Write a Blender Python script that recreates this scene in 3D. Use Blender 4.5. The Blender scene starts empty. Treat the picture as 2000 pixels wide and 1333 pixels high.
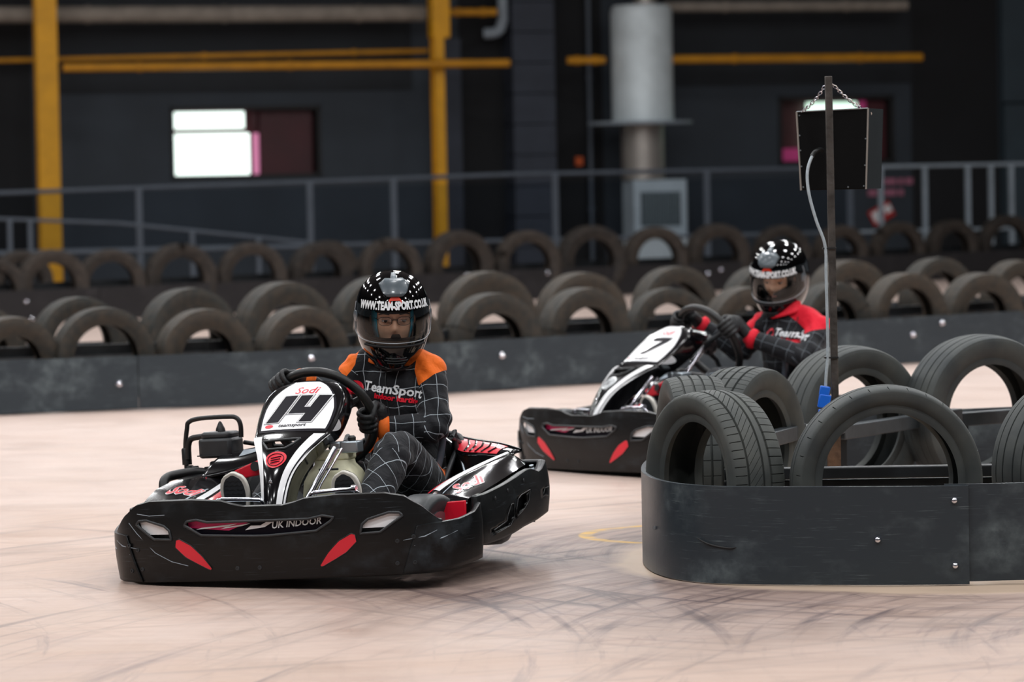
import bpy, bmesh, math, random
import numpy as np
from mathutils import Vector, Matrix
from mathutils.bvhtree import BVHTree
random.seed(7)
PI = math.pi
R = math.radians
scene = bpy.context.scene
COL = scene.collection

# ------------------------------------------------------------------ camera
cam_data = bpy.data.cameras.new('camera')
cam_data.sensor_width = 36.0
cam_data.lens = 36.0 * 7425 / 2000
cam_data.clip_end = 300
cam_data.dof.use_dof = True
cam_data.dof.focus_distance = 12.75
cam_data.dof.aperture_fstop = 4.0
cam = bpy.data.objects.new('camera', cam_data)
COL.objects.link(cam)
_p = math.atan(326.5 / 7425); _r = R(1.1)
_F = Vector((0, math.cos(_p), -math.sin(_p))); _R0 = Vector((1, 0, 0)); _U0 = Vector((0, math.sin(_p), math.cos(_p)))
_Rt = math.cos(_r) * _R0 - math.sin(_r) * _U0
_Up = math.sin(_r) * _R0 + math.cos(_r) * _U0
mw = Matrix.Identity(4)
for i in range(3):
    mw[i][0] = _Rt[i]; mw[i][1] = _Up[i]; mw[i][2] = -_F[i]
mw[2][3] = 1.35
cam.matrix_world = mw
scene.camera = cam

# ------------------------------------------------------------------ exposure, world, lamps
scene.view_settings.view_transform = 'Standard'
scene.view_settings.look = 'None'
scene.view_settings.gamma = 1.0
scene.view_settings.use_curve_mapping = False
scene.view_settings.exposure = 0.0
world = bpy.data.worlds.new('hall_ambient')
scene.world = world
world.use_nodes = True
world.node_tree.nodes['Background'].inputs[0].default_value = (0.80, 0.90, 1.0, 1)
world.node_tree.nodes['Background'].inputs[1].default_value = 0.13
LAMP_W = 85.0
def hall_lamp(x, y, z, sx, sy, w, col=(0.985, 0.99, 1.0)):
    l = bpy.data.lights.new('high_bay_lamp', 'AREA')
    l.shape = 'RECTANGLE'; l.size = sx; l.size_y = sy; l.energy = w; l.color = col
    o = bpy.data.objects.new('high_bay_lamp', l)
    o.location = (x, y, z)
    COL.objects.link(o)
ROW = (1.15, 1.0, 1.0, 1.3, 1.5, 1.35, 1.1, 0.85, 0.6)   # lamps over the near end are dimmer
for iy in range(9):
    for ix in range(7):
        hall_lamp(-10.5 + 3.5 * ix, 3.5 + 4.6 * iy, 7.2, 0.9, 0.5, LAMP_W * ROW[iy])

# ------------------------------------------------------------------ helpers
def lin(h):
    h = h.lstrip('#')
    v = [int(h[i:i + 2], 16) / 255 for i in (0, 2, 4)]
    return tuple(c / 12.92 if c <= 0.04045 else ((c + 0.055) / 1.055) ** 2.4 for c in v)

def new_mat(name):
    m = bpy.data.materials.new(name); m.use_nodes = True
    nt = m.node_tree
    return m, nt, nt.nodes['Principled BSDF'], nt.nodes.new, nt.links.new

def mat(name, col, rough=0.5, metal=0.0, noise=None, bump=None, coat=0.0, spec=0.5, stretch=(1, 1, 1), rnd=0.0, emit=None, alpha=None):
    m, nt, b, N, L = new_mat(name)
    if isinstance(col, str): col = lin(col)
    b.inputs['Base Color'].default_value = (*col, 1)
    b.inputs['Roughness'].default_value = rough
    b.inputs['Metallic'].default_value = metal
    b.inputs['Specular IOR Level'].default_value = spec
    if coat:
        b.inputs['Coat Weight'].default_value = coat
        b.inputs['Coat Roughness'].default_value = 0.05
    if emit:
        b.inputs['Emission Color'].default_value = (*col, 1)
        b.inputs['Emission Strength'].default_value = emit
    if noise or bump:
        tc = N('ShaderNodeTexCoord'); mp = N('ShaderNodeMapping')
        mp.inputs['Scale'].default_value = stretch
        L(tc.outputs['Object'], mp.inputs['Vector'])
    if noise:
        amt, sc = noise
        tx = N('ShaderNodeTexNoise'); tx.inputs['Scale'].default_value = sc; tx.inputs['Detail'].default_value = 5
        L(mp.outputs[0], tx.inputs['Vector'])
        rp = N('ShaderNodeValToRGB')
        rp.color_ramp.elements[0].position = 0.3; rp.color_ramp.elements[1].position = 0.72
        rp.color_ramp.elements[0].color = (*[max(0, c * (1 - amt)) for c in col], 1)
        rp.color_ramp.elements[1].color = (*[min(1, c * (1 + amt)) for c in col], 1)
        L(tx.outputs[0], rp.inputs[0])
        out = rp.outputs[0]
        if rnd:
            oi = N('ShaderNodeObjectInfo'); mr = N('ShaderNodeMapRange')
            mr.inputs[3].default_value = 1 - rnd; mr.inputs[4].default_value = 1 + rnd
            L(oi.outputs['Random'], mr.inputs[0])
            hs = N('ShaderNodeHueSaturation'); L(out, hs.inputs['Color']); L(mr.outputs[0], hs.inputs['Value'])
            out = hs.outputs[0]
        L(out, b.inputs['Base Color'])
    if bump:
        st, sc = bump
        t2 = N('ShaderNodeTexNoise'); t2.inputs['Scale'].default_value = sc; t2.inputs['Detail'].default_value = 3
        L(mp.outputs[0], t2.inputs['Vector'])
        bp = N('ShaderNodeBump'); bp.inputs['Strength'].default_value = st; bp.inputs['Distance'].default_value = 0.01
        L(t2.outputs[0], bp.inputs['Height']); L(bp.outputs[0], b.inputs['Normal'])
    return m

class MB:
    def __init__(s): s.v = []; s.f = []; s.m = []
    def add(s, v, f, mi=0):
        o = len(s.v); s.v += [tuple(p) for p in v]
        s.f += [tuple(i + o for i in q) for q in f]; s.m += [mi] * len(f)
        return s
    def build(s, name, mats, parent=None, smooth=35, loc=None, bevel=0, solid=0, subsurf=0, **kw):
        me = bpy.data.meshes.new(name)
        me.from_pydata(s.v, [], s.f)
        if not isinstance(mats, (list, tuple)): mats = [mats]
        for m in mats: me.materials.append(m)
        if len(mats) > 1: me.polygons.foreach_set('material_index', s.m)
        me.validate(); me.update()
        if smooth:
            me.shade_smooth()
            if smooth < 180: me.set_sharp_from_angle(angle=R(smooth))
        return link(name, me, parent, loc, bevel, solid, subsurf, **kw)

def link(name, me, parent=None, loc=None, bevel=0, solid=0, subsurf=0, label=None, cat=None, group=None, kind=None):
    o = bpy.data.objects.new(name, me); COL.objects.link(o)
    if parent: o.parent = parent
    if loc is not None: o.location = loc
    if solid:
        md = o.modifiers.new('solid', 'SOLIDIFY'); md.thickness = abs(solid); md.offset = -1 if solid > 0 else 1
    if bevel:
        md = o.modifiers.new('bevel', 'BEVEL'); md.width = bevel; md.segments = 2; md.limit_method = 'ANGLE'; md.angle_limit = R(40)
    if subsurf:
        md = o.modifiers.new('sub', 'SUBSURF'); md.levels = subsurf; md.render_levels = subsurf
    return tag(o, label, cat, group, kind)

def tag(o, label=None, cat=None, group=None, kind=None):
    if label: o['label'] = label
    if cat: o['category'] = cat
    if group: o['group'] = group
    if kind: o['kind'] = kind
    return o

def thing(name, label, cat, loc=(0, 0, 0), rot=(0, 0, 0), group=None):
    o = bpy.data.objects.new(name, None); COL.objects.link(o)
    o.location = loc; o.rotation_euler = rot; o.empty_display_size = 0.1
    return tag(o, label, cat, group)

def vbox(c, s, M3=None):
    v = []
    for dx in (-.5, .5):
        for dy in (-.5, .5):
            for dz in (-.5, .5):
                p = Vector((dx * s[0], dy * s[1], dz * s[2]))
                if M3 is not None: p = M3 @ p
                v.append(p + Vector(c))
    f = [(0, 1, 3, 2), (4, 6, 7, 5), (0, 4, 5, 1), (2, 3, 7, 6), (0, 2, 6, 4), (1, 5, 7, 3)]
    return v, f

def catmull(pts, n=6, closed=False):
    P = [Vector(p) for p in pts]; k = len(P); out = []
    rng = range(k if closed else k - 1)
    for i in rng:
        if closed: a, b, c, d = P[i - 1], P[i], P[(i + 1) % k], P[(i + 2) % k]
        else: a, b, c, d = P[max(i - 1, 0)], P[i], P[i + 1], P[min(i + 2, k - 1)]
        for j in range(n):
            t = j / n
            out.append(0.5 * ((2 * b) + (c - a) * t + (2 * a - 5 * b + 4 * c - d) * t * t + (3 * b - a - 3 * c + d) * t ** 3))
    if not closed: out.append(P[-1])
    return out

def vtube(path, rad, n=10, closed=False, cap=True):
    P = [Vector(p) for p in path]; k = len(P)
    rad = rad if isinstance(rad, (list, tuple)) else [rad] * k
    v = []; f = []
    nrm = None
    for i in range(k):
        a = P[i - 1] if (i > 0 or closed) else P[i]
        b = P[(i + 1) % k] if (i < k - 1 or closed) else P[i]
        t = (b - a).normalized()
        if nrm is None:
            nrm = t.orthogonal().normalized()
        else:
            nrm = (nrm - t * nrm.dot(t))
            nrm = nrm.normalized() if nrm.length > 1e-6 else t.orthogonal().normalized()
        bn = t.cross(nrm)
        for j in range(n):
            a_ = 2 * PI * j / n
            v.append(P[i] + (nrm * math.cos(a_) + bn * math.sin(a_)) * rad[i])
    m = k if closed else k - 1
    for i in range(m):
        for j in range(n):
            f.append((i * n + j, i * n + (j + 1) % n, ((i + 1) % k) * n + (j + 1) % n, ((i + 1) % k) * n + j))
    if cap and not closed:
        f.append(tuple(range(n - 1, -1, -1))); f.append(tuple((k - 1) * n + j for j in range(n)))
    return v, f

def vlathe(prof, n=24, M3=None, c=(0, 0, 0), cap=True):
    """profile (r, z) revolved round local z"""
    v = []; f = []; k = len(prof)
    for r, z in prof:
        for j in range(n):
            a = 2 * PI * j / n
            p = Vector((r * math.cos(a), r * math.sin(a), z))
            if M3 is not None: p = M3 @ p
            v.append(p + Vector(c))
    for i in range(k - 1):
        for j in range(n):
            f.append((i * n + j, i * n + (j + 1) % n, (i + 1) * n + (j + 1) % n, (i + 1) * n + j))
    if cap:
        f.append(tuple(range(n - 1, -1, -1))); f.append(tuple((k - 1) * n + j for j in range(n)))
    return v, f

def vgrid(nu, nv, fn, closeu=False):
    v = [fn(i / (nu if closeu else nu - 1), j / (nv - 1)) for j in range(nv) for i in range(nu)]
    f = []
    for j in range(nv - 1):
        for i in range(nu if closeu else nu - 1):
            i2 = (i + 1) % nu
            f.append((j * nu + i, j * nu + i2, (j + 1) * nu + i2, (j + 1) * nu + i))
    return v, f

def vprism(poly, d0, d1, mp):
    """closed 2D polygon extruded from d0 to d1 and mapped by mp(a, b, d)"""
    n = len(poly)
    v = [mp(a, b, d0) for a, b in poly] + [mp(a, b, d1) for a, b in poly]
    f = [tuple(range(n - 1, -1, -1)), tuple(range(n, 2 * n))]
    f += [(i, (i + 1) % n, n + (i + 1) % n, n + i) for i in range(n)]
    return v, f

def axis_to(d):
    return Vector((0, 0, 1)).rotation_difference(Vector(d).normalized()).to_matrix()

_tc = {}
def text2d(s, size=1.0, shear=0.0, off=0.0, align='CENTER', res=2):
    key = (s, size, shear, off, align)
    if key in _tc: return _tc[key]
    cu = bpy.data.curves.new('txt', 'FONT'); cu.body = s; cu.size = size; cu.shear = shear; cu.offset = off
    cu.align_x = align; cu.align_y = 'CENTER'; cu.fill_mode = 'FRONT'; cu.resolution_u = res
    o = bpy.data.objects.new('txt', cu); COL.objects.link(o)
    me = o.evaluated_get(bpy.context.evaluated_depsgraph_get()).to_mesh()
    v = [(p.co.x, p.co.y) for p in me.vertices]; f = [tuple(p.vertices) for p in me.polygons]
    bpy.data.objects.remove(o); bpy.data.curves.remove(cu)
    _tc[key] = (v, f)
    return v, f

def flat_fill(poly, step):
    """fill a 2D polygon with small faces so that it can be bent over a surface"""
    bm = bmesh.new()
    vs = [bm.verts.new((a, b, 0)) for a, b in poly]
    bm.faces.new(vs)
    xs = [p[0] for p in poly]; ys = [p[1] for p in poly]
    for ax, lo, hi in ((0, min(xs), max(xs)), (1, min(ys), max(ys))):
        k = int((hi - lo) / step)
        for i in range(1, k + 1):
            co = lo + (hi - lo) * i / (k + 1)
            no = (1, 0, 0) if ax == 0 else (0, 1, 0)
            bmesh.ops.bisect_plane(bm, geom=bm.verts[:] + bm.edges[:] + bm.faces[:], plane_co=(co if ax == 0 else 0, co if ax == 1 else 0, 0), plane_no=no)
    v = [(p.co.x, p.co.y) for p in bm.verts]
    bm.verts.index_update()
    f = [tuple(q.index for q in p.verts) for p in bm.faces]
    bm.free()
    return v, f

def inside(poly, x, y):
    c = False; n = len(poly)
    for i in range(n):
        x1, y1 = poly[i]; x2, y2 = poly[i - 1]
        if (y1 > y) != (y2 > y) and x < (x2 - x1) * (y - y1) / (y2 - y1) + x1: c = not c
    return c

def lerp_table(tab, x):
    if x <= tab[0][0]: return tab[0][1:]
    for a, b in zip(tab[:-1], tab[1:]):
        if x <= b[0]:
            t = (x - a[0]) / (b[0] - a[0])
            return tuple(p + (q - p) * t for p, q in zip(a[1:], b[1:]))
    return tab[-1][1:]

def smooth_table(tab, x):
    """Catmull-Rom through rows of (key, values...)"""
    n = len(tab)
    if x <= tab[0][0]: return tab[0][1:]
    if x >= tab[-1][0]: return tab[-1][1:]
    for i in range(n - 1):
        if x <= tab[i + 1][0]:
            a, b, c, d = tab[max(i - 1, 0)], tab[i], tab[i + 1], tab[min(i + 2, n - 1)]
            t = (x - b[0]) / (c[0] - b[0])
            out = []
            for k in range(1, len(b)):
                m1 = (c[k] - a[k]) / max(1e-9, (c[0] - a[0])) * (c[0] - b[0])
                m2 = (d[k] - b[k]) / max(1e-9, (d[0] - b[0])) * (c[0] - b[0])
                out.append((2 * t ** 3 - 3 * t * t + 1) * b[k] + (t ** 3 - 2 * t * t + t) * m1 + (-2 * t ** 3 + 3 * t * t) * c[k] + (t ** 3 - t * t) * m2)
            return tuple(out)

# ------------------------------------------------------------------ materials
def floor_material():
    m, nt, b, N, L = new_mat('track_floor')
    tc = N('ShaderNodeTexCoord'); P = tc.outputs['Object']
    def math_(op, a, c=None, d=None):
        n = N('ShaderNodeMath'); n.operation = op
        for i, q in enumerate((a, c, d)):
            if q is None: continue
            if isinstance(q, (int, float)): n.inputs[i].default_value = q
            else: L(q, n.inputs[i])
        return n.outputs[0]
    def noise(vec, sc, det=4, rough=0.55, dist=0.0):
        n = N('ShaderNodeTexNoise'); n.inputs['Scale'].default_value = sc; n.inputs['Detail'].default_value = det
        n.inputs['Roughness'].default_value = rough; n.inputs['Distortion'].default_value = dist
        if vec is not None: L(vec, n.inputs['Vector'])
        return n.outputs[0]
    def ramp(x, pts):
        n = N('ShaderNodeValToRGB'); e = n.color_ramp.elements
        while len(e) < len(pts): e.new(0.5)
        for q, (p, c) in zip(e, pts):
            q.position = p; q.color = (c, c, c, 1) if isinstance(c, (int, float)) else (*c, 1)
        L(x, n.inputs[0]); return n.outputs[0]
    def mixc(f, a, c, mode='MIX'):
        n = N('ShaderNodeMix'); n.data_type = 'RGBA'; n.blend_type = mode
        for i, q in ((0, f), (6, a), (7, c)):
            if isinstance(q, (int, float)): n.inputs[i].default_value = q
            elif isinstance(q, tuple): n.inputs[i].default_value = (*q, 1)
            else: L(q, n.inputs[i])
        return n.outputs[2]
    sep = N('ShaderNodeSeparateXYZ'); L(P, sep.inputs[0]); X, Y = sep.outputs[0], sep.outputs[1]
    def ring(cx, cy):
        dx = math_('SUBTRACT', X, cx); dy = math_('SUBTRACT', Y, cy)
        r = math_('SQRT', math_('ADD', math_('MULTIPLY', dx, dx), math_('MULTIPLY', dy, dy)))
        a = math_('ARCTAN2', dy, dx)
        return r, a
    def streak(cx, cy, fr, fa, lo, hi):
        r, a = ring(cx, cy)
        v = N('ShaderNodeCombineXYZ')
        L(math_('MULTIPLY', r, fr), v.inputs[0]); L(math_('MULTIPLY', a, fa), v.inputs[1])
        return ramp(noise(v.outputs[0], 1.0, 5, 0.62), [(lo, 0.0), (hi, 1.0)]), r
    base = mixc(noise(P, 0.45, 3), lin('#c6ada0'), lin('#d0bdb2'))
    base = mixc(ramp(noise(P, 0.9, 4), [(0.42, 0.0), (0.62, 0.55)]), base, lin('#b89a86'))
    nearm = N('ShaderNodeMapRange'); nearm.inputs[1].default_value = 12.5; nearm.inputs[2].default_value = 9.5; nearm.inputs[4].default_value = 0.75; L(Y, nearm.inputs[0])
    base = mixc(nearm.outputs[0], base, mixc(noise(P, 0.7, 3), lin('#a88b79'), lin('#bfa491')))
    # fine timber-like grain running along the lap
    mp = N('ShaderNodeMapping'); mp.inputs['Scale'].default_value = (0.7, 9.0, 1); mp.inputs['Rotation'].default_value = (0, 0, R(-6)); L(P, mp.inputs[0])
    grain = noise(mp.outputs[0], 2.0, 6, 0.6)
    base = mixc(ramp(grain, [(0.35, 0.0), (0.7, 0.35)]), base, lin('#a98474'))
    # rubber laid down round the hairpin
    s1, r1 = streak(3.6, 10.4, 15.0, 2.2, 0.49, 0.68)
    s2, r2 = streak(1.9, 13.3, 15.0, 1.3, 0.48, 0.68)
    s3, _ = streak(5.5, 8.6, 11.0, 2.6, 0.56, 0.68)
    s4, _ = streak(-5.0, 10.6, 11.0, 2.6, 0.58, 0.69)
    s5, _ = streak(-3.0, 16.5, 10.0, 1.5, 0.55, 0.70)
    cx = math_('MAXIMUM', X, 1.55)
    dx = math_('SUBTRACT', X, cx); dy = math_('SUBTRACT', Y, 13.12)
    dist0 = math_('SQRT', math_('ADD', math_('MULTIPLY', dx, dx), math_('MULTIPLY', dy, dy)))
    def band(x, a, c, v0, v1):
        n = N('ShaderNodeMapRange'); n.interpolation_type = 'SMOOTHSTEP'
        n.inputs[1].default_value = a; n.inputs[2].default_value = c; n.inputs[3].default_value = v0; n.inputs[4].default_value = v1
        L(x, n.inputs[0]); return n.outputs[0]
    track = math_('MULTIPLY', math_('MULTIPLY', band(dist0, 1.75, 3.3, 1.0, 0.0), band(X, 0.9, 2.3, 1.0, 0.25)), band(Y, 13.6, 15.2, 1.0, 0.25))
    patch = ramp(noise(P, 0.9, 3), [(0.34, 0.3), (0.6, 1.0)])
    m1 = math_('MULTIPLY', math_('MULTIPLY', math_('MAXIMUM', s1, math_('MULTIPLY', s2, 0.8)), math_('ADD', math_('MULTIPLY', track, 0.7), 0.12)), patch)
    m2 = math_('MULTIPLY', math_('MULTIPLY', math_('MAXIMUM', math_('MAXIMUM', s3, s4), math_('MULTIPLY', s5, 0.6)), 0.55), patch)
    broad = math_('MULTIPLY', track, ramp(noise(P, 1.3, 5), [(0.3, 0.28), (0.66, 0.60)]))
    mask = math_('MINIMUM', math_('ADD', math_('ADD', m1, m2), broad), 1.0)
    # clean apron close to the island kerb: distance to its centre line
    dist = math_('ADD', dist0, math_('MULTIPLY', noise(P, 2.2, 2), 0.22))
    ap = ramp(dist, [(0.0, 0.0), (1.0, 1.0)])
    am = N('ShaderNodeMapRange'); am.inputs[1].default_value = 1.29; am.inputs[2].default_value = 1.37; L(dist, am.inputs[0])
    mask = math_('MULTIPLY', mask, am.outputs[0])
    base = mixc(math_('SUBTRACT', 1.0, am.outputs[0]), base, lin('#c8b19c'))
    col = mixc(math_('MULTIPLY', mask, 0.9), base, lin('#43353a'))
    # far side of the hall: paler
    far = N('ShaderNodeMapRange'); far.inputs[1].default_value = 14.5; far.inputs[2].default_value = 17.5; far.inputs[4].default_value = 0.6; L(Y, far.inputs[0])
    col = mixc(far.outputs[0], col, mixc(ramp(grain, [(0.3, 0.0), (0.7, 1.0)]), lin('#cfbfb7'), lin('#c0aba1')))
    # worn yellow painted ring beside the island
    ry, ay = ring(0.62, 14.1)
    ringm = ramp(math_('ABSOLUTE', math_('SUBTRACT', ry, 0.36)), [(0.022, 1.0), (0.03, 0.0)])
    ringm = math_('MULTIPLY', ringm, ramp(noise(P, 9.0, 3), [(0.35, 0.15), (0.6, 0.85)]))
    col = mixc(ringm, col, lin('#d9a92b'))
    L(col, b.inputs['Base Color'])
    rr = ramp(noise(P, 3.0, 4), [(0.3, 0.34), (0.7, 0.52)])
    L(rr, b.inputs['Roughness'])
    b.inputs['Specular IOR Level'].default_value = 0.35
    bp = N('ShaderNodeBump'); bp.inputs['Strength'].default_value = 0.12; bp.inputs['Distance'].default_value = 0.004
    L(grain, bp.inputs['Height']); L(bp.outputs[0], b.inputs['Normal'])
    return m

def panel_material(name, base, light, amt=0.55):
    """dark plastic sheet with rubbed, chalky scuffs"""
    m, nt, b, N, L = new_mat(name)
    tc = N('ShaderNodeTexCoord')
    def noise(sc, stretch, det=5, w=0):
        mp = N('ShaderNodeMapping'); mp.inputs['Scale'].default_value = stretch; mp.inputs['Location'].default_value = (w, w * 2, 0); L(tc.outputs['Object'], mp.inputs[0])
        n = N('ShaderNodeTexNoise'); n.inputs['Scale'].default_value = sc; n.inputs['Detail'].default_value = det; n.inputs['Roughness'].default_value = 0.6
        L(mp.outputs[0], n.inputs['Vector']); return n.outputs[0]
    def ramp(x, p0, p1, c0=0.0, c1=1.0):
        n = N('ShaderNodeMapRange'); n.inputs[1].default_value = p0; n.inputs[2].default_value = p1; n.inputs[3].default_value = c0; n.inputs[4].default_value = c1
        L(x, n.inputs[0]); return n.outputs[0]
    def mul(a, c):
        n = N('ShaderNodeMath'); n.operation = 'MULTIPLY'
        for i, q in enumerate((a, c)):
            if isinstance(q, (int, float)): n.inputs[i].default_value = q
            else: L(q, n.inputs[i])
        return n.outputs[0]
    def mx(a, c):
        n = N('ShaderNodeMath'); n.operation = 'MAXIMUM'; L(a, n.inputs[0]); L(c, n.inputs[1]); return n.outputs[0]
    smear = mul(ramp(noise(3.0, (1, 1, 1.6)), 0.5, 0.72), ramp(noise(16, (1, 1, 1), 6, 3), 0.35, 0.7))
    scr = mul(ramp(noise(9.0, (1, 1, 26), 3, 5), 0.60, 0.72), ramp(noise(4.0, (1, 1, 3), 3, 8), 0.42, 0.66))
    f = mx(mul(smear, 0.75), mul(scr, 0.8))
    mixn = N('ShaderNodeMix'); mixn.data_type = 'RGBA'
    mixn.inputs[6].default_value = (*lin(base), 1); mixn.inputs[7].default_value = (*lin(light), 1)
    L(mul(f, amt), mixn.inputs[0]); L(mixn.outputs[2], b.inputs['Base Color'])
    L(ramp(f, 0, 1, 0.36, 0.62), b.inputs['Roughness']); b.inputs['Specular IOR Level'].default_value = 0.35
    bp = N('ShaderNodeBump'); bp.inputs['Strength'].default_value = 0.25; bp.inputs['Distance'].default_value = 0.004
    L(noise(9.0, (1, 1, 1.5), 4, 1), bp.inputs['Height']); L(bp.outputs[0], b.inputs['Normal'])
    return m

def rubber_material(name, base, dust, amt):
    m, nt, b, N, L = new_mat(name)
    tc = N('ShaderNodeTexCoord')
    n1 = N('ShaderNodeTexNoise'); n1.inputs['Scale'].default_value = 7.0; n1.inputs['Detail'].default_value = 6
    n2 = N('ShaderNodeTexNoise'); n2.inputs['Scale'].default_value = 60.0; n2.inputs['Detail'].default_value = 3
    oi = N('ShaderNodeObjectInfo')
    L(tc.outputs['Object'], n1.inputs['Vector']); L(tc.outputs['Object'], n2.inputs['Vector'])
    r1 = N('ShaderNodeMapRange'); r1.inputs[1].default_value = 0.35; r1.inputs[2].default_value = 0.68; r1.inputs[4].default_value = amt; L(n1.outputs[0], r1.inputs[0])
    ad = N('ShaderNodeMath'); ad.operation = 'MULTIPLY_ADD'; L(oi.outputs['Random'], ad.inputs[0]); ad.inputs[1].default_value = amt * 0.7; L(r1.outputs[0], ad.inputs[2])
    mixn = N('ShaderNodeMix'); mixn.data_type = 'RGBA'
    mixn.inputs[6].default_value = (*lin(base), 1); mixn.inputs[7].default_value = (*lin(dust), 1)
    L(ad.outputs[0], mixn.inputs[0]); L(mixn.outputs[2], b.inputs['Base Color'])
    b.inputs['Roughness'].default_value = 0.62; b.inputs['Specular IOR Level'].default_value = 0.3
    bp = N('ShaderNodeBump'); bp.inputs['Strength'].default_value = 0.2; bp.inputs['Distance'].default_value = 0.002
    L(n2.outputs[0], bp.inputs['Height']); L(bp.outputs[0], b.inputs['Normal'])
    return m

def suit_material(name, accent, line_col='#b4bec6'):
    """black overall with a wobbly white check and accent panels (signed distance in the 'region' attribute)"""
    m, nt, b, N, L = new_mat(name)
    uv = N('ShaderNodeUVMap'); uv.uv_map = 'check'
    tc = N('ShaderNodeTexCoord')
    nz = N('ShaderNodeTexNoise'); nz.inputs['Scale'].default_value = 9.0; nz.inputs['Detail'].default_value = 2; L(tc.outputs['Object'], nz.inputs['Vector'])
    vm = N('ShaderNodeVectorMath'); vm.operation = 'MULTIPLY_ADD'; L(nz.outputs['Color'], vm.inputs[0]); vm.inputs[1].default_value = (0.030, 0.030, 0); L(uv.outputs[0], vm.inputs[2])
    sep = N('ShaderNodeSeparateXYZ'); L(vm.outputs[0], sep.inputs[0])
    def line(s):
        d = N('ShaderNodeMath'); d.operation = 'DIVIDE'; L(s, d.inputs[0]); d.inputs[1].default_value = 0.062
        fr = N('ShaderNodeMath'); fr.operation = 'FRACT'; L(d.outputs[0], fr.inputs[0])
        sb = N('ShaderNodeMath'); sb.operation = 'SUBTRACT'; L(fr.outputs[0], sb.inputs[0]); sb.inputs[1].default_value = 0.5
        ab = N('ShaderNodeMath'); ab.operation = 'ABSOLUTE'; L(sb.outputs[0], ab.inputs[0])
        lt = N('ShaderNodeMath'); lt.operation = 'LESS_THAN'; L(ab.outputs[0], lt.inputs[0]); lt.inputs[1].default_value = 0.015
        return lt.outputs[0]
    mx = N('ShaderNodeMath'); mx.operation = 'MAXIMUM'; L(line(sep.outputs[0]), mx.inputs[0]); L(line(sep.outputs[1]), mx.inputs[1])
    c1 = N('ShaderNodeMix'); c1.data_type = 'RGBA'
    c1.inputs[6].default_value = (*lin('#15171c'), 1); c1.inputs[7].default_value = (*lin(line_col), 1); L(mx.outputs[0], c1.inputs[0])
    at = N('ShaderNodeAttribute'); at.attribute_name = 'region'
    gt = N('ShaderNodeMath'); gt.operation = 'GREATER_THAN'; L(at.outputs['Fac'], gt.inputs[0]); gt.inputs[1].default_value = 0.0
    c2 = N('ShaderNodeMix'); c2.data_type = 'RGBA'; L(c1.outputs[2], c2.inputs[6]); c2.inputs[7].default_value = (*lin(accent), 1); L(gt.outputs[0], c2.inputs[0])
    L(c2.outputs[2], b.inputs['Base Color'])
    b.inputs['Roughness'].default_value = 0.78; b.inputs['Specular IOR Level'].default_value = 0.3
    b.inputs['Sheen Weight'].default_value = 0.08
    n2 = N('ShaderNodeTexNoise'); n2.inputs['Scale'].default_value = 17.0; n2.inputs['Detail'].default_value = 3; n2.inputs['Distortion'].default_value = 0.8; L(tc.outputs['Object'], n2.inputs['Vector'])
    bp = N('ShaderNodeBump'); bp.inputs['Strength'].default_value = 0.5; bp.inputs['Distance'].default_value = 0.02
    L(n2.outputs[0], bp.inputs['Height']); L(bp.outputs[0], b.inputs['Normal'])
    return m

def glass_material(name, tint, alpha_gloss=0.06, rough=0.02, ior=1.45, body=0.0):
    """thin clear plastic: mostly see-through with mirror reflections growing towards grazing angles"""
    m, nt, b, N, L = new_mat(name)
    nt.nodes.remove(b)
    out = nt.nodes['Material Output']
    tr = N('ShaderNodeBsdfTransparent'); tr.inputs[0].default_value = (*tint, 1)
    gl = N('ShaderNodeBsdfGlossy'); gl.inputs['Roughness'].default_value = rough; gl.inputs[0].default_value = (1, 1, 1, 1)
    fr = N('ShaderNodeFresnel'); fr.inputs[0].default_value = ior
    mx = N('ShaderNodeMixShader'); L(fr.outputs[0], mx.inputs[0]); L(tr.outputs[0], mx.inputs[1]); L(gl.outputs[0], mx.inputs[2])
    L(mx.outputs[0], out.inputs[0])
    return m

F_FLOOR = floor_material()
M_PANEL = panel_material('barrier_sheet', '#30383e', '#93a1a4', 0.5)
M_PANEL_FAR = panel_material('far_barrier_sheet', '#242325', '#4e4b4c', 0.4)
M_BUMP = panel_material('scuffed_bumper_plastic', '#0b0c0d', '#5a666f', 0.5)
M_RUB = rubber_material('tyre_rubber', '#252827', '#463c32', 0.5)
M_RUBD = rubber_material('dusty_tyre_rubber', '#1f1d1c', '#4a4038', 0.4)
M_RUBN = rubber_material('near_tyre_rubber', '#33383a', '#5f615c', 0.4)
M_STEEL = mat('black_painted_steel', '#232629', 0.45, 0.3, noise=(0.4, 8), bump=(0.1, 40))
M_BAR = mat('grey_painted_rail', '#3a4044', 0.45, 0.2, noise=(0.3, 8), bump=(0.1, 40))
M_RUST = mat('worn_steel', '#4d4946', 0.5, 0.5, noise=(0.5, 14), bump=(0.2, 60))
M_RUSTB = mat('rusty_steel', '#5a4332', 0.7, 0.3, noise=(0.6, 18), bump=(0.2, 60))
M_CHROME = mat('chrome', '#d9d9e2', 0.12, 1.0)
M_ALU = mat('cast_aluminium', '#a9b3ba', 0.35, 0.9)
M_BLACK = mat('black_plastic', '#141516', 0.42, noise=(0.3, 20))
M_GLOSS = mat('gloss_black_shell', '#0c0b0e', 0.14, coat=0.25, spec=0.4, noise=(0.2, 6))
M_DGREY = mat('dark_grey_plastic', '#2a2d30', 0.45, noise=(0.25, 20))
M_WHITE = mat('white_gloss_vinyl', '#f2f2f4', 0.25, coat=0.4)
M_RED = mat('red_vinyl', '#e0122e', 0.35, coat=0.3)
M_ORANGE = mat('orange_cloth', '#f2701c', 0.8, noise=(0.12, 60))
M_REDC = mat('red_cloth', '#d8102b', 0.8, noise=(0.12, 60))
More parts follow.
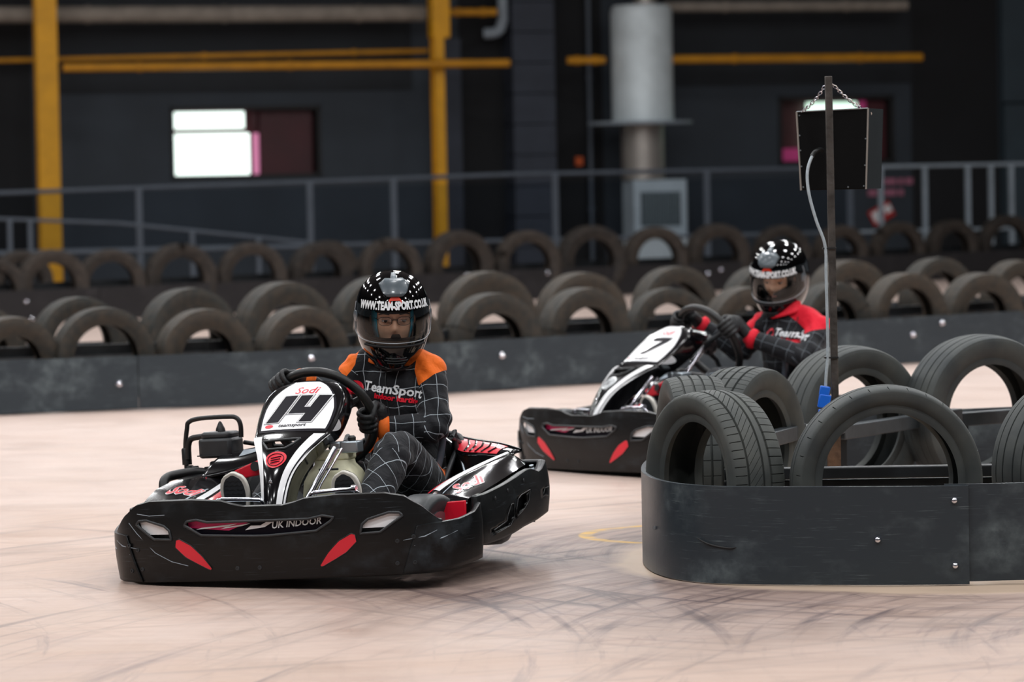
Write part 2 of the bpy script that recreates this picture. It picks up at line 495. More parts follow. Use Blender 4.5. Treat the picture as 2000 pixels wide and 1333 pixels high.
M_MAG = mat('magenta_vinyl', '#c81e5c', 0.35, coat=0.3)
M_PURP = mat('dark_purple_ink', '#0c0814', 0.5, spec=0.12)
M_CREAM = mat('cream_tank_plastic', '#d6d3b4', 0.4, noise=(0.06, 6), spec=0.4)
M_SEAT = mat('seat_shell', '#101113', 0.35)
M_GREYRUB = mat('slick_rubber', '#2d3134', 0.45, noise=(0.25, 30))
M_GLOVE = mat('black_leather', '#15171a', 0.55, noise=(0.25, 60), bump=(0.25, 90))
M_SKIN = mat('skin', '#e6b596', 0.5, noise=(0.06, 20))
M_BROW = mat('dark_hair', '#2a1f1a', 0.7)
M_EYEW = mat('eye_white', '#dfe0e2', 0.25)
M_IRIS = mat('eye_iris', '#22180f', 0.2)
M_TURQ = mat('turquoise_liner', '#2c92ad', 0.8)
M_HELM = mat('helmet_gloss_black', '#040405', 0.07, coat=0.25, spec=0.4)
M_HPAD = mat('helmet_padding', '#0c0c0e', 0.8)
M_HGREY = mat('helmet_vent_grey', '#485259', 0.3, noise=(0.2, 30), coat=0.3)
M_SOLE = mat('shoe_sole_white', '#cfcbc2', 0.6, noise=(0.1, 40))
M_TREAD = mat('shoe_tread_rubber', '#23272b', 0.6)
M_BLUE = mat('blue_plug_plastic', '#1266d8', 0.35)
M_CABLE = mat('grey_cable', '#a9b4bb', 0.45, noise=(0.15, 80))
M_TEXT = mat('white_print', '#e8ecef', 0.4)
M_VISOR = glass_material('visor_clear', (0.93, 0.94, 0.95))
M_LENS = glass_material('clear_lens', (0.93, 0.95, 0.98), ior=1.6)
M_WALL = mat('dark_wall_cladding', '#303841', 0.7, noise=(0.16, 1.2), bump=(0.1, 6))
M_WALLD = mat('black_wall_bay', '#111317', 0.8, noise=(0.2, 2))
M_WALLB = mat('upper_wall_band', '#1c2127', 0.75, noise=(0.2, 2))
M_PIL = mat('pilaster_blockwork', '#353b47', 0.7, noise=(0.15, 3))
M_YEL = mat('yellow_steel_paint', '#e0a000', 0.5, noise=(0.12, 5))
M_YELB = mat('yellow_pipe_paint', '#c98a12', 0.5, noise=(0.15, 5))
M_DUCT = mat('galvanised_duct', '#dbe6ea', 0.4, 0.1, noise=(0.1, 4))
M_FLUE = mat('bare_flue_steel', '#a8a29c', 0.4, 0.6, noise=(0.1, 4))
M_GREYP = mat('pale_grey_paint', '#8d98a2', 0.5, noise=(0.1, 6))
M_RAIL = mat('railing_grey_paint', '#4f5762', 0.5, noise=(0.1, 6))
M_MESH = mat('railing_infill', '#2c333b', 0.6)
M_BEAM = mat('dusty_grey_beam', '#8f867c', 0.7, noise=(0.2, 5))
M_WIN = mat('daylit_pane', (0.86, 1.0, 0.93), 0.3, emit=1.7)
M_WIN2 = mat('greenish_lit_pane', (0.72, 1.0, 0.82), 0.3, emit=1.2)
M_WINP = mat('pink_lit_strip', '#d884ac', 0.3, emit=0.6)
M_WINQ = mat('dim_pink_glow', '#b03c74', 0.3, emit=0.22)
M_WINR = mat('dark_red_interior', '#44101a', 0.5, noise=(0.3, 2))
M_FRAME = mat('window_frame_black', '#0c0d10', 0.6)
M_PINK = mat('pink_sign_print', '#a8687f', 0.6)
M_SIGNR = mat('red_sign_print', '#b8231f', 0.5)
M_CALL = mat('orange_call_point', '#d8602a', 0.5)
M_CEIL = mat('ceiling_sheeting', '#5b5f63', 0.8)
M_CABP = mat('heater_cabinet_paint', '#c3ced4', 0.5, noise=(0.06, 6))
M_GRILL = mat('grille_slats', '#8a979b', 0.5, 0.3)
# ------------------------------------------------------------------ room
bm = MB().add([(-60, -20, 0), (60, -20, 0), (60, 90, 0), (-60, 90, 0)], [(0, 1, 2, 3)])
bm.build('floor', F_FLOOR, smooth=0, kind='structure')
bm = MB().add(*vbox((0, 30, 9.1), (120, 110, 0.2)))
bm.build('ceiling', M_CEIL, smooth=0, kind='structure')

WA = R(16); WD = Vector((math.cos(WA), math.sin(WA), 0)); WN = Vector((math.sin(WA), -math.cos(WA), 0))   # along the wall, out of it
def wp(a, z, d=0.0):
    return Vector((0, 50, 0)) + WD * a + WN * d + Vector((0, 0, z))
WM = Matrix((( WD.x, -WN.x, 0), (WD.y, -WN.y, 0), (0, 0, 1)))
def wbox(a0, a1, z0, z1, d0, d1):
    return vbox(wp((a0 + a1) / 2, (z0 + z1) / 2, (d0 + d1) / 2), (a1 - a0, abs(d1 - d0), z1 - z0), WM)
w = MB()
# wall with two real openings
W1 = (-4.5, -2.52, 1.36, 2.29); W2 = (3.77, 5.43, 1.40, 2.32)
for a0, a1, z0, z1 in ((-25, W1[0], 0, 9), (W1[1], W2[0], 0, 9), (W2[1], 25, 0, 9), (W1[0], W1[1], 0, W1[2]), (W1[0], W1[1], W1[3], 9), (W2[0], W2[1], 0, W2[2]), (W2[0], W2[1], W2[3], 9)):
    w.add(*wbox(a0, a1, z0, z1, -0.3, 0.0))
wall = w.build('wall_back', M_WALL, smooth=0, kind='structure')
def wallpart(name, mt, *boxes, bevel=0):
    b_ = MB()
    for q in boxes: b_.add(*wbox(*q))
    return b_.build(name, mt, wall, bevel=bevel)
wallpart('cladding_band', M_WALLB, (-6.2, -1.3, 2.48, 5.5, 0, 0.03))
wallpart('cladding_band', M_WALLB, (2.0, 5.69, 2.48, 5.5, 0, 0.03))
wallpart('recessed_bay', M_WALLD, (-11, -6.27, 0, 5.5, 0, 0.02))
wallpart('recessed_bay', M_WALLD, (-0.65, -0.06, 0, 5.5, 0, 0.02))
wallpart('recessed_bay', M_WALLD, (0.62, 1.30, 0, 5.5, 0, 0.02))
wallpart('recessed_bay', M_WALLD, (5.69, 6.95, 0, 5.5, 0, 0.02))
for i in range(14):
    wallpart('block_course', M_PIL, (-0.06, 0.51, i * 0.4, i * 0.4 + 0.385, 0.0, 0.5))
wallpart('cladding_sheet', mat('slate_cladding', '#33414a', 0.6, noise=(0.1, 3)), (6.98, 12, 2.2, 5.5, 0.0, 0.12))
wallpart('cladding_sheet', bpy.data.materials['slate_cladding'], (6.98, 12, 0, 2.17, 0.0, 0.16))
def window(n, rect, panes):
    a0, a1, z0, z1 = rect
    fr = MB(); t = 0.05
    for q in ((a0, a1, z0, z0 + t), (a0, a1, z1 - t, z1), (a0, a0 + t, z0, z1), (a1 - t, a1, z0, z1)):
        fr.add(*wbox(*q, -0.18, 0.02))
    wobj = fr.build('window_%d' % n, M_FRAME, smooth=0, kind='structure')
    MB().add(*wbox(a0, a1, z0, z1, -0.30, -0.26)).build('interior_backing', M_WINR, wobj, smooth=0)
    for (b0, b1, y0, y1, mt, d) in panes:
        MB().add(*wbox(b0, b1, y0, y1, d - 0.02, d)).build('pane', mt, wobj, bevel=0.008)
    return wobj
window(1, W1, [(-4.43, -3.50, 2.005, 2.225, M_WIN, -0.12), (-4.44, -3.44, 1.385, 1.945, M_WIN, -0.12), (-3.40, -3.32, 1.40, 1.94, M_WINP, -0.10), (-3.42, -3.34, 1.99, 2.22, M_WINR, -0.10), (-3.30, -2.60, 1.40, 2.23, M_WINR, -0.14)])
window(2, W2, [(4.22, 4.95, 1.46, 2.235, M_WIN2, -0.12), (4.97, 5.08, 1.75, 2.25, M_WINQ, -0.12), (3.84, 4.14, 1.45, 1.62, M_WINQ, -0.14), (5.10, 5.36, 1.46, 2.25, M_WINR, -0.12)])

# yellow portal columns, each an I section standing in front of the wall
def i_column(a0, a1, d, h, label, z0=0.0, mt=M_YEL):
    t = thing('steel_column', label, 'column', wp((a0 + a1) / 2, 0, d))
    t.rotation_euler = (0, 0, WA)
    wd_ = a1 - a0
    MB().add(*vbox((0, -0.1, h / 2), (wd_, 0.018, h))).build('flange', mt, t)
    MB().add(*vbox((0, 0.1, h / 2), (wd_, 0.018, h))).build('flange', mt, t)
    MB().add(*vbox((0, 0, h / 2), (0.014, 0.19, h))).build('web', mt, t)
    MB().add(*vbox((0, 0, 0.012), (wd_ + 0.12, 0.34, 0.024))).build('base_plate', mt, t)
    return t
i_column(-6.40, -6.14, 1.2, 5.6, 'broad bright yellow steel column at the far left before the dark wall')
c2 = i_column(-1.30, -1.17, 1.1, 5.6, 'slim yellow steel column left of the grey pilaster')
MB().add(*vbox((0.035, 0.02, 4.35), (0.23, 0.26, 2.5))).build('column_head', M_YEL, c2, bevel=0.01, label='thicker upper section of the yellow column')
MB().add(*wbox(-0.99, -0.73, 0, 3.12, 0.2, 0.4)).build('boxed_riser', M_PIL, smooth=0, bevel=0.01, label='grey boxed riser standing just right of the slim yellow column', cat='pipe box')
def pipe(name, p0, p1, r, mt, label, cat='pipe'):
    t = thing(name, label, cat, p0)
    v, f = vtube([Vector((0, 0, 0)), Vector(p1) - Vector(p0)], r, 14)
    MB().add(v, f).build('tube', mt, t, smooth=50)
    dirn = (Vector(p1) - Vector(p0)); n = max(2, int(dirn.length / 1.6))
    for i in range(n):
        c = dirn * ((i + 0.5) / n)
        m3 = axis_to(dirn)
        MB().add(*vlathe([(r + .012, -.03), (r + .012, .03)], 14, m3, c)).build('pipe_clip', mt, t, smooth=50)
    return t
pipe('gas_pipe', wp(-6.08, 2.765, 1.34), wp(-0.35, 2.765, 1.34), 0.052, M_YELB, 'thick yellow pipe running from the left column to the pilaster, lower of two')
pipe('gas_pipe', wp(-9.0, 2.87, 0.3), wp(-1.15, 2.965, 0.3), 0.032, M_YELB, 'thin dull yellow pipe high on the wall, upper of two')
pipe('gas_pipe', wp(0.53, 2.80, 1.0), wp(1.03, 2.80, 1.0), 0.05, M_YELB, 'short yellow pipe between the pilaster and the silver duct')
pipe('gas_pipe', wp(1.94, 2.80, 1.0), wp(5.44, 2.795, 1.0), 0.055, M_YELB, 'yellow pipe running right of the silver duct above the lamp box')
pipe('roof_purlin', wp(-10, 3.47, 0.6), wp(-1.26, 3.44, 0.6), 0.105, M_BEAM, 'thick pale grey pipe along the top left of the wall')
pipe('roof_purlin', wp(-1.0, 3.45, 0.6), wp(-0.3, 3.45, 0.6), 0.05, M_YELB, 'short dull yellow pipe at the top beside the bent pipe')
pipe('roof_purlin', wp(1.98, 3.50, 0.6), wp(5.4, 3.50, 0.6), 0.07, M_BEAM, 'dusty pipe along the top right above the yellow pipe')
el = thing('bent_pipe', 'grey bent drain pipe hanging at the top left of the pilaster', 'pipe', wp(-0.17, 3.2, 0.45))
MB().add(*vtube(catmull([(0, 0, 2), (0, 0, .35), (-.01, 0, .12), (-.08, 0, .0), (-.25, 0, -.02)], 6), 0.07, 14)).build('tube', M_GREYP, el, smooth=60)
MB().add(*vlathe([(.085, -.03), (.085, .03)], 14, None, (0, 0, .5))).build('collar', M_GREYP, el)
pipe('conduit', wp(1.07, 0.0, 0.2), wp(1.07, 5.2, 0.2), 0.03, M_RAIL, 'thin vertical grey conduit left of the silver duct')

# warm-air heater: cabinet, flue and wide silver duct
ht = thing('duct_heater', 'silver cylindrical duct and flue over a grilled heater cabinet', 'heater', wp(1.6, 0, 1.0), (0, 0, WA))
MB().add(*vlathe([(.40, 1.99), (.405, 2.02), (.40, 2.05), (.40, 3.42), (.37, 3.50), (.16, 3.52)], 40, None, (-.06, 0, 0))).build('duct', M_DUCT, ht, smooth=40)
MB().add(*vlathe([(.155, 3.5), (.155, 5.4)], 24, None, (0, 0, 0))).build('duct_outlet', M_FLUE, ht, smooth=40)
MB().add(*vlathe([(.68, 1.96), (.68, 2.0)], 40, None, (-.10, 0, 0))).build('flange', M_GREYP, ht, smooth=40)
MB().add(*vlathe([(.28, 1.25), (.28, 1.97)], 32, None, (-.07, 0, 0))).build('flue', M_FLUE, ht, smooth=40)
cb = MB().add(*vbox((.08, 0, .62), (.72, .5, 1.24))).build('cabinet', M_CABP, ht, bevel=0.01)
MB().add(*vbox((.08, -.252, .86), (.54, .01, .44))).build('grille_recess', M_WALLB, cb)
for i in range(15):
    MB().add(*vbox((-.16 + i * .034, -.262, .86), (.016, .014, .43))).build('slat', M_GRILL, cb)
MB().add(*wbox(0.90, 1.0, 1.44, 1.56, 0.02, 0.09)).build('call_point', M_CALL, bevel=0.01, label='small orange alarm call point on the black wall bay', cat='call point')
# wall signs, too blurred to read: pale pink strokes and a red and white plate
sg = thing('wall_sign', 'blurred pink lettering on the dark wall behind the right railing', 'sign', wp(5.0, 1.0, 0.02), (0, 0, WA))
x = 0.0
for ln, z in ((5, .15), (4, .0)):
    x = 0.02
    for i in range(ln):
        ww = (.16, .08, .2, .1, .14)[i]
        MB().add(*vbox((x + ww / 2, 0, z), (ww - .03, .012, .085))).build('letter_stroke', M_PINK, sg); x += ww
sg2 = thing('wall_sign', 'small red and white notice low on the wall under the pink lettering', 'sign', wp(5.22, 0.72, 0.03), (0, 0, WA))
MB().add(*vbox((0, 0, 0), (.34, .012, .22), Matrix.Rotation(R(-28), 3, 'Y'))).build('plate', M_SIGNR, sg2)
MB().add(*vbox((-.06, -.01, -.03), (.14, .008, .14), Matrix.Rotation(R(-28), 3, 'Y'))).build('white_patch', M_WHITE, sg2)
MB().add(*vbox((.09, -.01, .06), (.1, .008, .1), Matrix.Rotation(R(-28), 3, 'Y'))).build('white_patch', M_WHITE, sg2)

# walkway railing in front of the wall
def rail_run(label, pts, posts, h, d, mt, infill, name='railing', r=0.028, post_w=0.07):
    t = thing(name, label, 'railing', wp(pts[0][0], 0, d))
    o = wp(pts[0][0], 0, d)
    P = [wp(a, z, d) - o for a, z in pts]
    MB().add(*vtube(P, r, 10)).build('handrail', mt, t, smooth=50)
    MB().add(*vtube([wp(a, .53, d) - o for a, z in pts], r * .9, 8)).build('bottom_rail', mt, t, smooth=50)
    for a in posts:
        z = lerp_table(pts, a)[0]
        MB().add(*vbox(wp(a, z / 2, d) - o, (post_w, .05, z), WM)).build('post', mt, t)
        MB().add(*vbox(wp(a, .008, d) - o, (.16, .14, .016), WM)).build('base_plate', mt, t)
    if infill:
        cuts = [pts[0][0]] + list(posts) + [pts[-1][0]]
        for a0, a1 in zip(cuts[:-1], cuts[1:]):
            if a1 - a0 > .2: MB().add(*vbox(wp((a0 + a1) / 2, .9, d - .03) - o, (a1 - a0 - .05, .012, .68), WM)).build('infill_panel', mt if infill is True else infill, t)
    return t
M_INF = glass_material('tinted_infill', (0.84, 0.87, 0.90), ior=1.1)
rail_run('long grey walkway railing with tinted panels across the back of the hall', [(-9.5, 1.22), (-7.14, 1.24), (-0.82, 1.345), (3.7, 1.35)], [-8.0, -5.48, -3.38, -2.33, -0.27, 1.71, 3.62], 1.3, 3.0, M_RAIL, M_INF)
rail_run('pale grey picket railing at the far right behind the lamp box', [(3.75, 1.35), (9.5, 1.36)], [4.04, 4.64, 5.23, 5.55, 5.83, 6.4, 7.0], 1.3, 3.0, M_GREYP, None, r=0.024, post_w=0.055)
rail_run('lower grey ramp handrail sloping down behind the left tyres', [(-7.6, .96), (-5.88, .86), (-3.6, .58)], [-7.16, -6.92, -5.0, -4.2], 1, 3.8, M_RAIL, None, r=0.022, post_w=0.05)

# ------------------------------------------------------------------ tyres
def tyre_mesh(name, Rr, W, rim, style, nth):
    """axis along local y; tread blocks, circumferential grooves and sipes are real relief"""
    h = W / 2
    prof = []   # (y, r, zone)
    def side(s):
        return [(s * h * .60, rim, 'x'), (s * h * .74, rim - .004, 'x'), (s * h * .80, rim + .012, 'x'), (s * h * .78, rim + .022, 'x'), (s * h * .90, rim + (Rr - rim) * .34, 'x'), (s * h * .985, rim + (Rr - rim) * .56, 'x'),
                (s * h * .97, rim + (Rr - rim) * .76, 'x'), (s * h * .965, rim + (Rr - rim) * .785, 'x'), (s * h * .93, Rr - .014, 'x')]
    L_ = side(-1); Rg = side(1)[::-1]
    tread = []
    T = h * .86
    g = .0045
    def crown(y): return Rr - .010 * (abs(y) / T) ** 2.2
    def zone(y0, y1, z, n):
        for i in range(n + 1): tread.append((y0 + (y1 - y0) * i / n, crown(y0 + (y1 - y0) * i / n), z))
    def groove(yc, dp=.008):
        tread.append((yc - g * .7, crown(yc) - dp, 'x')); tread.append((yc + g * .7, crown(yc) - dp, 'x'))
    if style == 'diagonal':
        zone(-T, -T * .46, 'a', 3); groove(-T * .40); zone(-T * .34, -T * .12, 'x', 1); groove(-T * .07); zone(-T * .02, T * .52, 'd', 6); groove(T * .57); zone(T * .62, T, 'a', 3)
    elif style == 'ribbed':
        e = [-1, -.62, -.2, .2, .62, 1]
        for i in range(5):
            zone(T * e[i] + (g if i else 0), T * e[i + 1] - (g if i < 4 else 0), 'a' if i in (0, 4) else 'b', 2)
            if i < 4: groove(T * e[i + 1])
    elif style == 'grooved':
        g = .0022
        zone(-T, -T * .74, 'x', 2); groove(-T * .71, .005); zone(-T * .68, -T * .32, 'x', 2); groove(-T * .28, .007); zone(-T * .24, T * .24, 'x', 2); groove(T * .28, .007); zone(T * .32, T * .68, 'x', 3); groove(T * .71, .005); zone(T * .74, T, 'x', 2)
    elif style == 'notched':
        zone(-T, -T * .72, 'n', 2); zone(-T * .70, -T * .3, 'x', 2); groove(-T * .27); zone(-T * .2, T * .2, 'x', 2); groove(T * .27); zone(T * .3, T * .7, 'x', 2); zone(T * .72, T, 'n', 2)
    else:
        zone(-T, -T * .45, 'x', 1); groove(-T * .4); zone(-T * .34, T * .34, 'x', 2); groove(T * .4); zone(T * .45, T, 'x', 1)
    inner = [(h * .5, rim + .006, 'x'), (h * .82, rim + (Rr - rim) * .5, 'x'), (h * .7, Rr - .022, 'x'), (0, Rr - .016, 'x'), (-h * .7, Rr - .022, 'x'), (-h * .82, rim + (Rr - rim) * .5, 'x'), (-h * .5, rim + .006, 'x')]
    prof = L_ + tread + Rg + inner
    per = 5
    v = []; n = len(prof)
    for j in range(nth):
        for (y, r, z) in prof:
            k = j % per
            th = 2 * PI * (j // per + (.0, .055, .11, .40, .70)[k]) / (nth // per)
            if z == 'a' and k == 1: r = r - .007
            elif z == 'b' and k == 1 and (j // per) % 2 == 0: r = r - .006
            elif z == 'd':
                th += (y / W) * .85
                if k == 1: r = r - .007
            elif z == 'n' and k == 1 and (j // per) % 2 == 0: r = r - .006
            v.append((r * math.cos(th), y, r * math.sin(th)))
    f = []
    for j in range(nth):
        j2 = (j + 1) % nth
        for i in range(n):
            i2 = (i + 1) % n
            f.append((j * n + i, j2 * n + i, j2 * n + i2, j * n + i2))
    me = bpy.data.meshes.new(name); me.from_pydata(v, [], f)
    me.validate(); me.update(); me.shade_smooth(); me.set_sharp_from_angle(angle=R(38))
    return me
def set_mat(me, m_): me.materials.append(m_); return me
def put_tyre(me, x, y, z, n, label, group=None, lean=0.0, spin=None, s=1.0):
    """n: horizontal direction of the axle"""
    o = bpy.data.objects.new('tyre', me); COL.objects.link(o)
    yaw = math.atan2(n[1], n[0]) - PI / 2
    o.rotation_mode = 'XYZ'
    spin = random.uniform(0, 6.28) if spin is None else spin
    Mx = Matrix.Rotation(yaw, 4, 'Z') @ Matrix.Rotation(lean, 4, 'X') @ Matrix.Rotation(spin, 4, 'Y')
    o.rotation_euler = Mx.to_euler(); o.location = (x, y, z); o.scale = (s, s, s)
    return tag(o, label, 'tyre', group)

ORD = ['first', 'second', 'third', 'fourth', 'fifth', 'sixth', 'seventh', 'eighth', 'ninth', 'tenth', 'eleventh', 'twelfth', 'thirteenth', 'fourteenth', 'fifteenth', 'sixteenth', 'seventeenth']
far_mid = [set_mat(tyre_mesh('tyre_smooth', 1.0, w_, rim_, 'plain', 72), M_RUB) for w_, rim_ in ((.62, .60), (.56, .66), (.68, .57))]
far_back = [set_mat(tyre_mesh('tyre_dusty', 1.0, w_, rim_, 'plain', 64), M_RUBD) for w_, rim_ in ((.5, .66), (.55, .62))]
MF = [(-2.94, 22.28, 0.286), (-2.42, 22.47, 0.305), (-1.84, 22.7, 0.291), (-1.27, 22.92, 0.289), (-0.7, 23.37, 0.289), (-0.12, 23.83, 0.304), (0.46, 24.3, 0.308), (1.02, 24.76, 0.295), (1.55, 25.19, 0.287), (2.17, 25.7, 0.288), (2.71, 26.14, 0.31), (3.29, 26.61, 0.298)]
MR = [(-3.37, 24.06, 0.286), (-2.77, 24.28, 0.31), (-2.09, 24.56, 0.328), (-1.5, 25.05, 0.335), (-0.9, 25.54, 0.34), (-0.17, 26.14, 0.343), (0.49, 26.68, 0.326), (1.17, 27.22, 0.334), (1.82, 27.76, 0.321), (2.51, 28.34, 0.331), (3.25, 28.98, 0.326), (3.93, 29.56, 0.303)]
BF = [(-4.96, 36.43, 0.318), (-4.45, 36.87, 0.353), (-3.93, 37.31, 0.344), (-3.29, 37.85, 0.363), (-2.62, 38.43, 0.356), (-1.96, 38.99, 0.345), (-1.26, 39.59, 0.354), (-0.55, 40.2, 0.383), (0.18, 40.81, 0.371), (0.88, 41.41, 0.388), (1.6, 42.03, 0.369), (2.32, 42.64, 0.375), (3.09, 43.3, 0.354), (3.81, 43.91, 0.343), (4.53, 44.53, 0.353), (5.24, 45.14, 0.352), (5.97, 45.76, 0.372)]
BR = [(-4.97, 38.55, 0.334), (-1.97, 41.11, 0.335)]
def tyre_row(lst, meshes, text, group, nrm):
    for i, (x, y, r) in enumerate(lst):
        a = random.uniform(-.12, .12)
        n = (nrm[0] * math.cos(a) - nrm[1] * math.sin(a), nrm[0] * math.sin(a) + nrm[1] * math.cos(a))
        put_tyre(meshes[i % len(meshes)], x, y, r, n, text % ORD[i], group, random.uniform(-.04, .04), s=r)
tyre_row(MF, far_mid, 'upright worn tyre, %s from left in the front row of the middle barrier', 'tyres in the front row of the middle barrier', (.50, -.87))
tyre_row(MR, far_mid[::-1], 'upright worn tyre, %s from left in the rear row of the middle barrier', 'tyres in the rear row of the middle barrier', (.50, -.87))
tyre_row(BF, far_back, 'dusty brownish tyre, %s from left along the far barrier below the railing', 'tyres along the far barrier', (.45, -.89))
for (x, y, r), lb in zip(BR, ('dark tyre set back behind the far barrier at the foot of the yellow column', 'dark tyre set back behind the far barrier, below the slim railing posts')):
    put_tyre(far_back[0], x, y, r, (.5, -.87), lb, s=r)

# ------------------------------------------------------------------ barriers
def offset_line(pts, d):
    out = []
    for i, p in enumerate(pts):
        a = Vector(pts[max(i - 1, 0)]); b = Vector(pts[min(i + 1, len(pts) - 1)])
        u = (b - a).normalized(); out.append((p[0] - u.y * d, p[1] + u.x * d))
    return out
def sheet(pts, z0, z1, th):
    """a thick upright sheet following plan points"""
    q = offset_line(pts, th); n = len(pts); v = []; f = []
    for (x, y), (x2, y2) in zip(pts, q):
        v += [(x, y, z0), (x, y, z1), (x2, y2, z1), (x2, y2, z0)]
    for i in range(n - 1):
        for k in range(4):
            f.append((i * 4 + k, i * 4 + (k + 1) % 4, (i + 1) * 4 + (k + 1) % 4, (i + 1) * 4 + k))
    f.append((0, 3, 2, 1)); f.append(tuple((n - 1) * 4 + k for k in range(4)))
    return v, f
def beam(p0, p1, w_, h_):
    p0 = Vector(p0); p1 = Vector(p1); d = p1 - p0
    a = math.atan2(d.y, d.x)
    return vbox((p0 + p1) / 2, (d.length, w_, h_), Matrix.Rotation(a, 3, 'Z'))
def bolt(x, y, z, n, r, parent, mt=M_CHROME, name='bolt'):
    m3 = axis_to((n[0], n[1], 0))
    MB().add(*vlathe([(r * 1.25, 0), (r * 1.2, r * .12), (r, r * .25), (r * .92, r * .55), (r * .6, r * .85), (.001, r)], 14, m3, (x, y, z), cap=False)).build(name, mt, parent, smooth=70)

def long_barrier(label, line, depth, mt, mt_rail, seams, bolts, H=.322):
    t = thing('tyre_barrier', label, 'barrier')
    L2 = [Vector((*p, 0)) for p in line]
    dense = catmull(L2, 6)
    def at(x):
        for a, b in zip(dense[:-1], dense[1:]):
            if a.x <= x <= b.x:
                s_ = (x - a.x) / (b.x - a.x); return a.lerp(b, s_), (b - a).normalized()
        return dense[-1], (dense[-1] - dense[-2]).normalized()
    cuts = [line[0][0]] + seams + [line[-1][0]]
    for k, (a, b) in enumerate(zip(cuts[:-1], cuts[1:])):
        n = max(3, int((b - a) / .25))
        pts = []
        for i in range(n + 1):
            p, u = at(a + (b - a) * i / n + (.0015 if i == 0 else (-.0015 if i == n else 0)))
            o = .006 if k % 2 else 0
            pts.append((p.x - u.y * o, p.y + u.x * o))
        MB().add(*sheet(pts, .01, H, .015)).build('panel', mt, t)
        q = offset_line(pts, depth)
        MB().add(*sheet(q, .01, H, .015)).build('rear_panel', mt, t)
    for dd, zr in ((.30, .355), (depth - .3, .26)):
        pts = [at(cuts[0] + (cuts[-1] - cuts[0]) * i / 14) for i in range(15)]
        m_ = MB()
        for (p, u), (p2, u2) in zip(pts[:-1], pts[1:]):
            m_.add(*beam((p.x - u.y * dd, p.y + u.x * dd, zr), (p2.x - u2.y * dd, p2.y + u2.x * dd, zr), .06, .06))
        m_.build('rail', mt_rail, t)
    for x, z in bolts:
        p, u = at(x); bolt(p.x, p.y, z, (u.y, -u.x), .018, t)
    return t
long_barrier('long low charcoal barrier holding two rows of tyres behind the karts', [(-6, 21.1), (-2.98, 22.07), (-1.2, 22.75), (0, 23.7), (1.6, 25.0), (3.2, 26.3), (6, 28.7)], 2.15, M_PANEL, M_STEEL, [-5.6, -2.2, -.35, 1.5, 2.92], [(-2.31, .16), (-1.20, .27), (-.06, .22), (2.74, .20), (2.96, .27), (1.42, .24), (-3.4, .2)])
long_barrier('dark brown-black barrier at the back of the hall under the railing', [(-8, 33.6), (-4, 37.0), (0, 40.45), (4, 43.85), (7.5, 46.85)], 1.8, M_PANEL_FAR, M_STEEL, [-6.5, -4.0, -1.5, 1.0, 3.5], [(-4.65, .22), (-4.6, .05), (-2.2, .2), (-.5, .25), (2.35, .24), (2.2, .2), (.4, .28), (-1.05, .21), (-.45, .3)])

# ------------------------------------------------------------------ near island
isl = thing('island_barrier', 'rounded charcoal kerb barrier holding worn tyres, nearest the camera', 'barrier', (1.5, 13.2, 0))
def iadd(mb, name, mt, **kw):
    mb.v = [(p[0] - 1.5, p[1] - 13.2, p[2]) for p in mb.v]
    return mb.build(name, mt, isl, **kw)
front = [(.64, 14.35), (.535, 13.9), (.463, 13.45), (.437, 13.1), (.443, 12.86), (.47, 12.66), (.525, 12.49), (.62, 12.36), (.75, 12.29), (.98, 12.235), (1.22, 12.19), (1.455, 12.165)]
fd = [(p.x, p.y) for p in catmull([(*p, 0) for p in front], 6)]
iadd(MB().add(*sheet(fd, .004, .322, .016)), 'panel', M_PANEL)
iadd(MB().add(*sheet([(1.38, 12.19), (1.457, 12.178), (1.8, 12.20), (2.4, 12.26), (3.2, 12.34)], .012, .326, .014)), 'panel', M_PANEL)
back = [(p.x, p.y) for p in catmull([(.655, 14.4, 0), (.80, 14.95, 0), (1.06, 15.52, 0), (1.5, 15.95, 0), (2.1, 16.2, 0), (3.0, 16.45, 0)], 5)]
iadd(MB().add(*sheet(back, .004, .315, -.016)), 'panel', M_PANEL)
for x, z in ((1.41, .275), (1.41, .065), (1.165, .15)):
    b_ = MB(); p = Vector((x, 12.17 if x > 1.3 else 12.198, z))
    m3 = axis_to((-.06, -1, 0))
    iadd(b_.add(*vlathe([(.0125, -.006), (.012, .002), (.0105, .005), (.0095, .008), (.006, .0115), (.001, .0125)], 18, m3, p, cap=False)), 'bolt', M_CHROME, smooth=70)
for x, y, z in ((.487, 12.615, .155), (.4655, 12.675, .158)):
    iadd(MB().add(*vlathe([(.006, -.002), (.006, .004)], 12, axis_to((-.6, -.8, 0)), (x, y, z))), 'rivet', M_ALU)
# torn flap in the sheet
cr = [Vector((.592, 12.378, .150)), Vector((.62, 12.352, .135)), Vector((.655, 12.333, .125)), Vector((.695, 12.308, .121)), Vector((.715, 12.302, .124))]
iadd(MB().add(*vtube(catmull(cr, 5), [.001 + .0035 * math.sin(PI * i / 20) for i in range(21)], 8)), 'gash', M_FRAME)
# steel rails threaded through the tyres
iadd(MB().add(*beam((.72, 13.02, .305), (3.1, 12.92, .305), .06, .04)).add(*beam((.72, 13.05, .262), (3.1, 12.95, .262), .05, .036)), 'rail', M_STEEL, bevel=.004)
rb = [(.80, 13.55, .355), (.931, 13.9, .357), (1.038, 14.2, .361), (1.082, 14.35, .358), (1.263, 14.7, .338), (1.825, 15.6, .31), (2.6, 16.2, .30)]
m_ = MB()
for a, b in zip(rb[:-1], rb[1:]): m_.add(*beam(a, b, .05, .055))
iadd(m_, 'rail', M_BAR, bevel=.004)
for x, y in ((1.05, 14.25), (1.27, 14.72), (1.85, 15.62), (2.2, 12.98), (.8, 13.04)):
    iadd(MB().add(*vbox((x, y + .05, .15), (.05, .05, .3))), 'support_post', M_STEEL, bevel=.003)

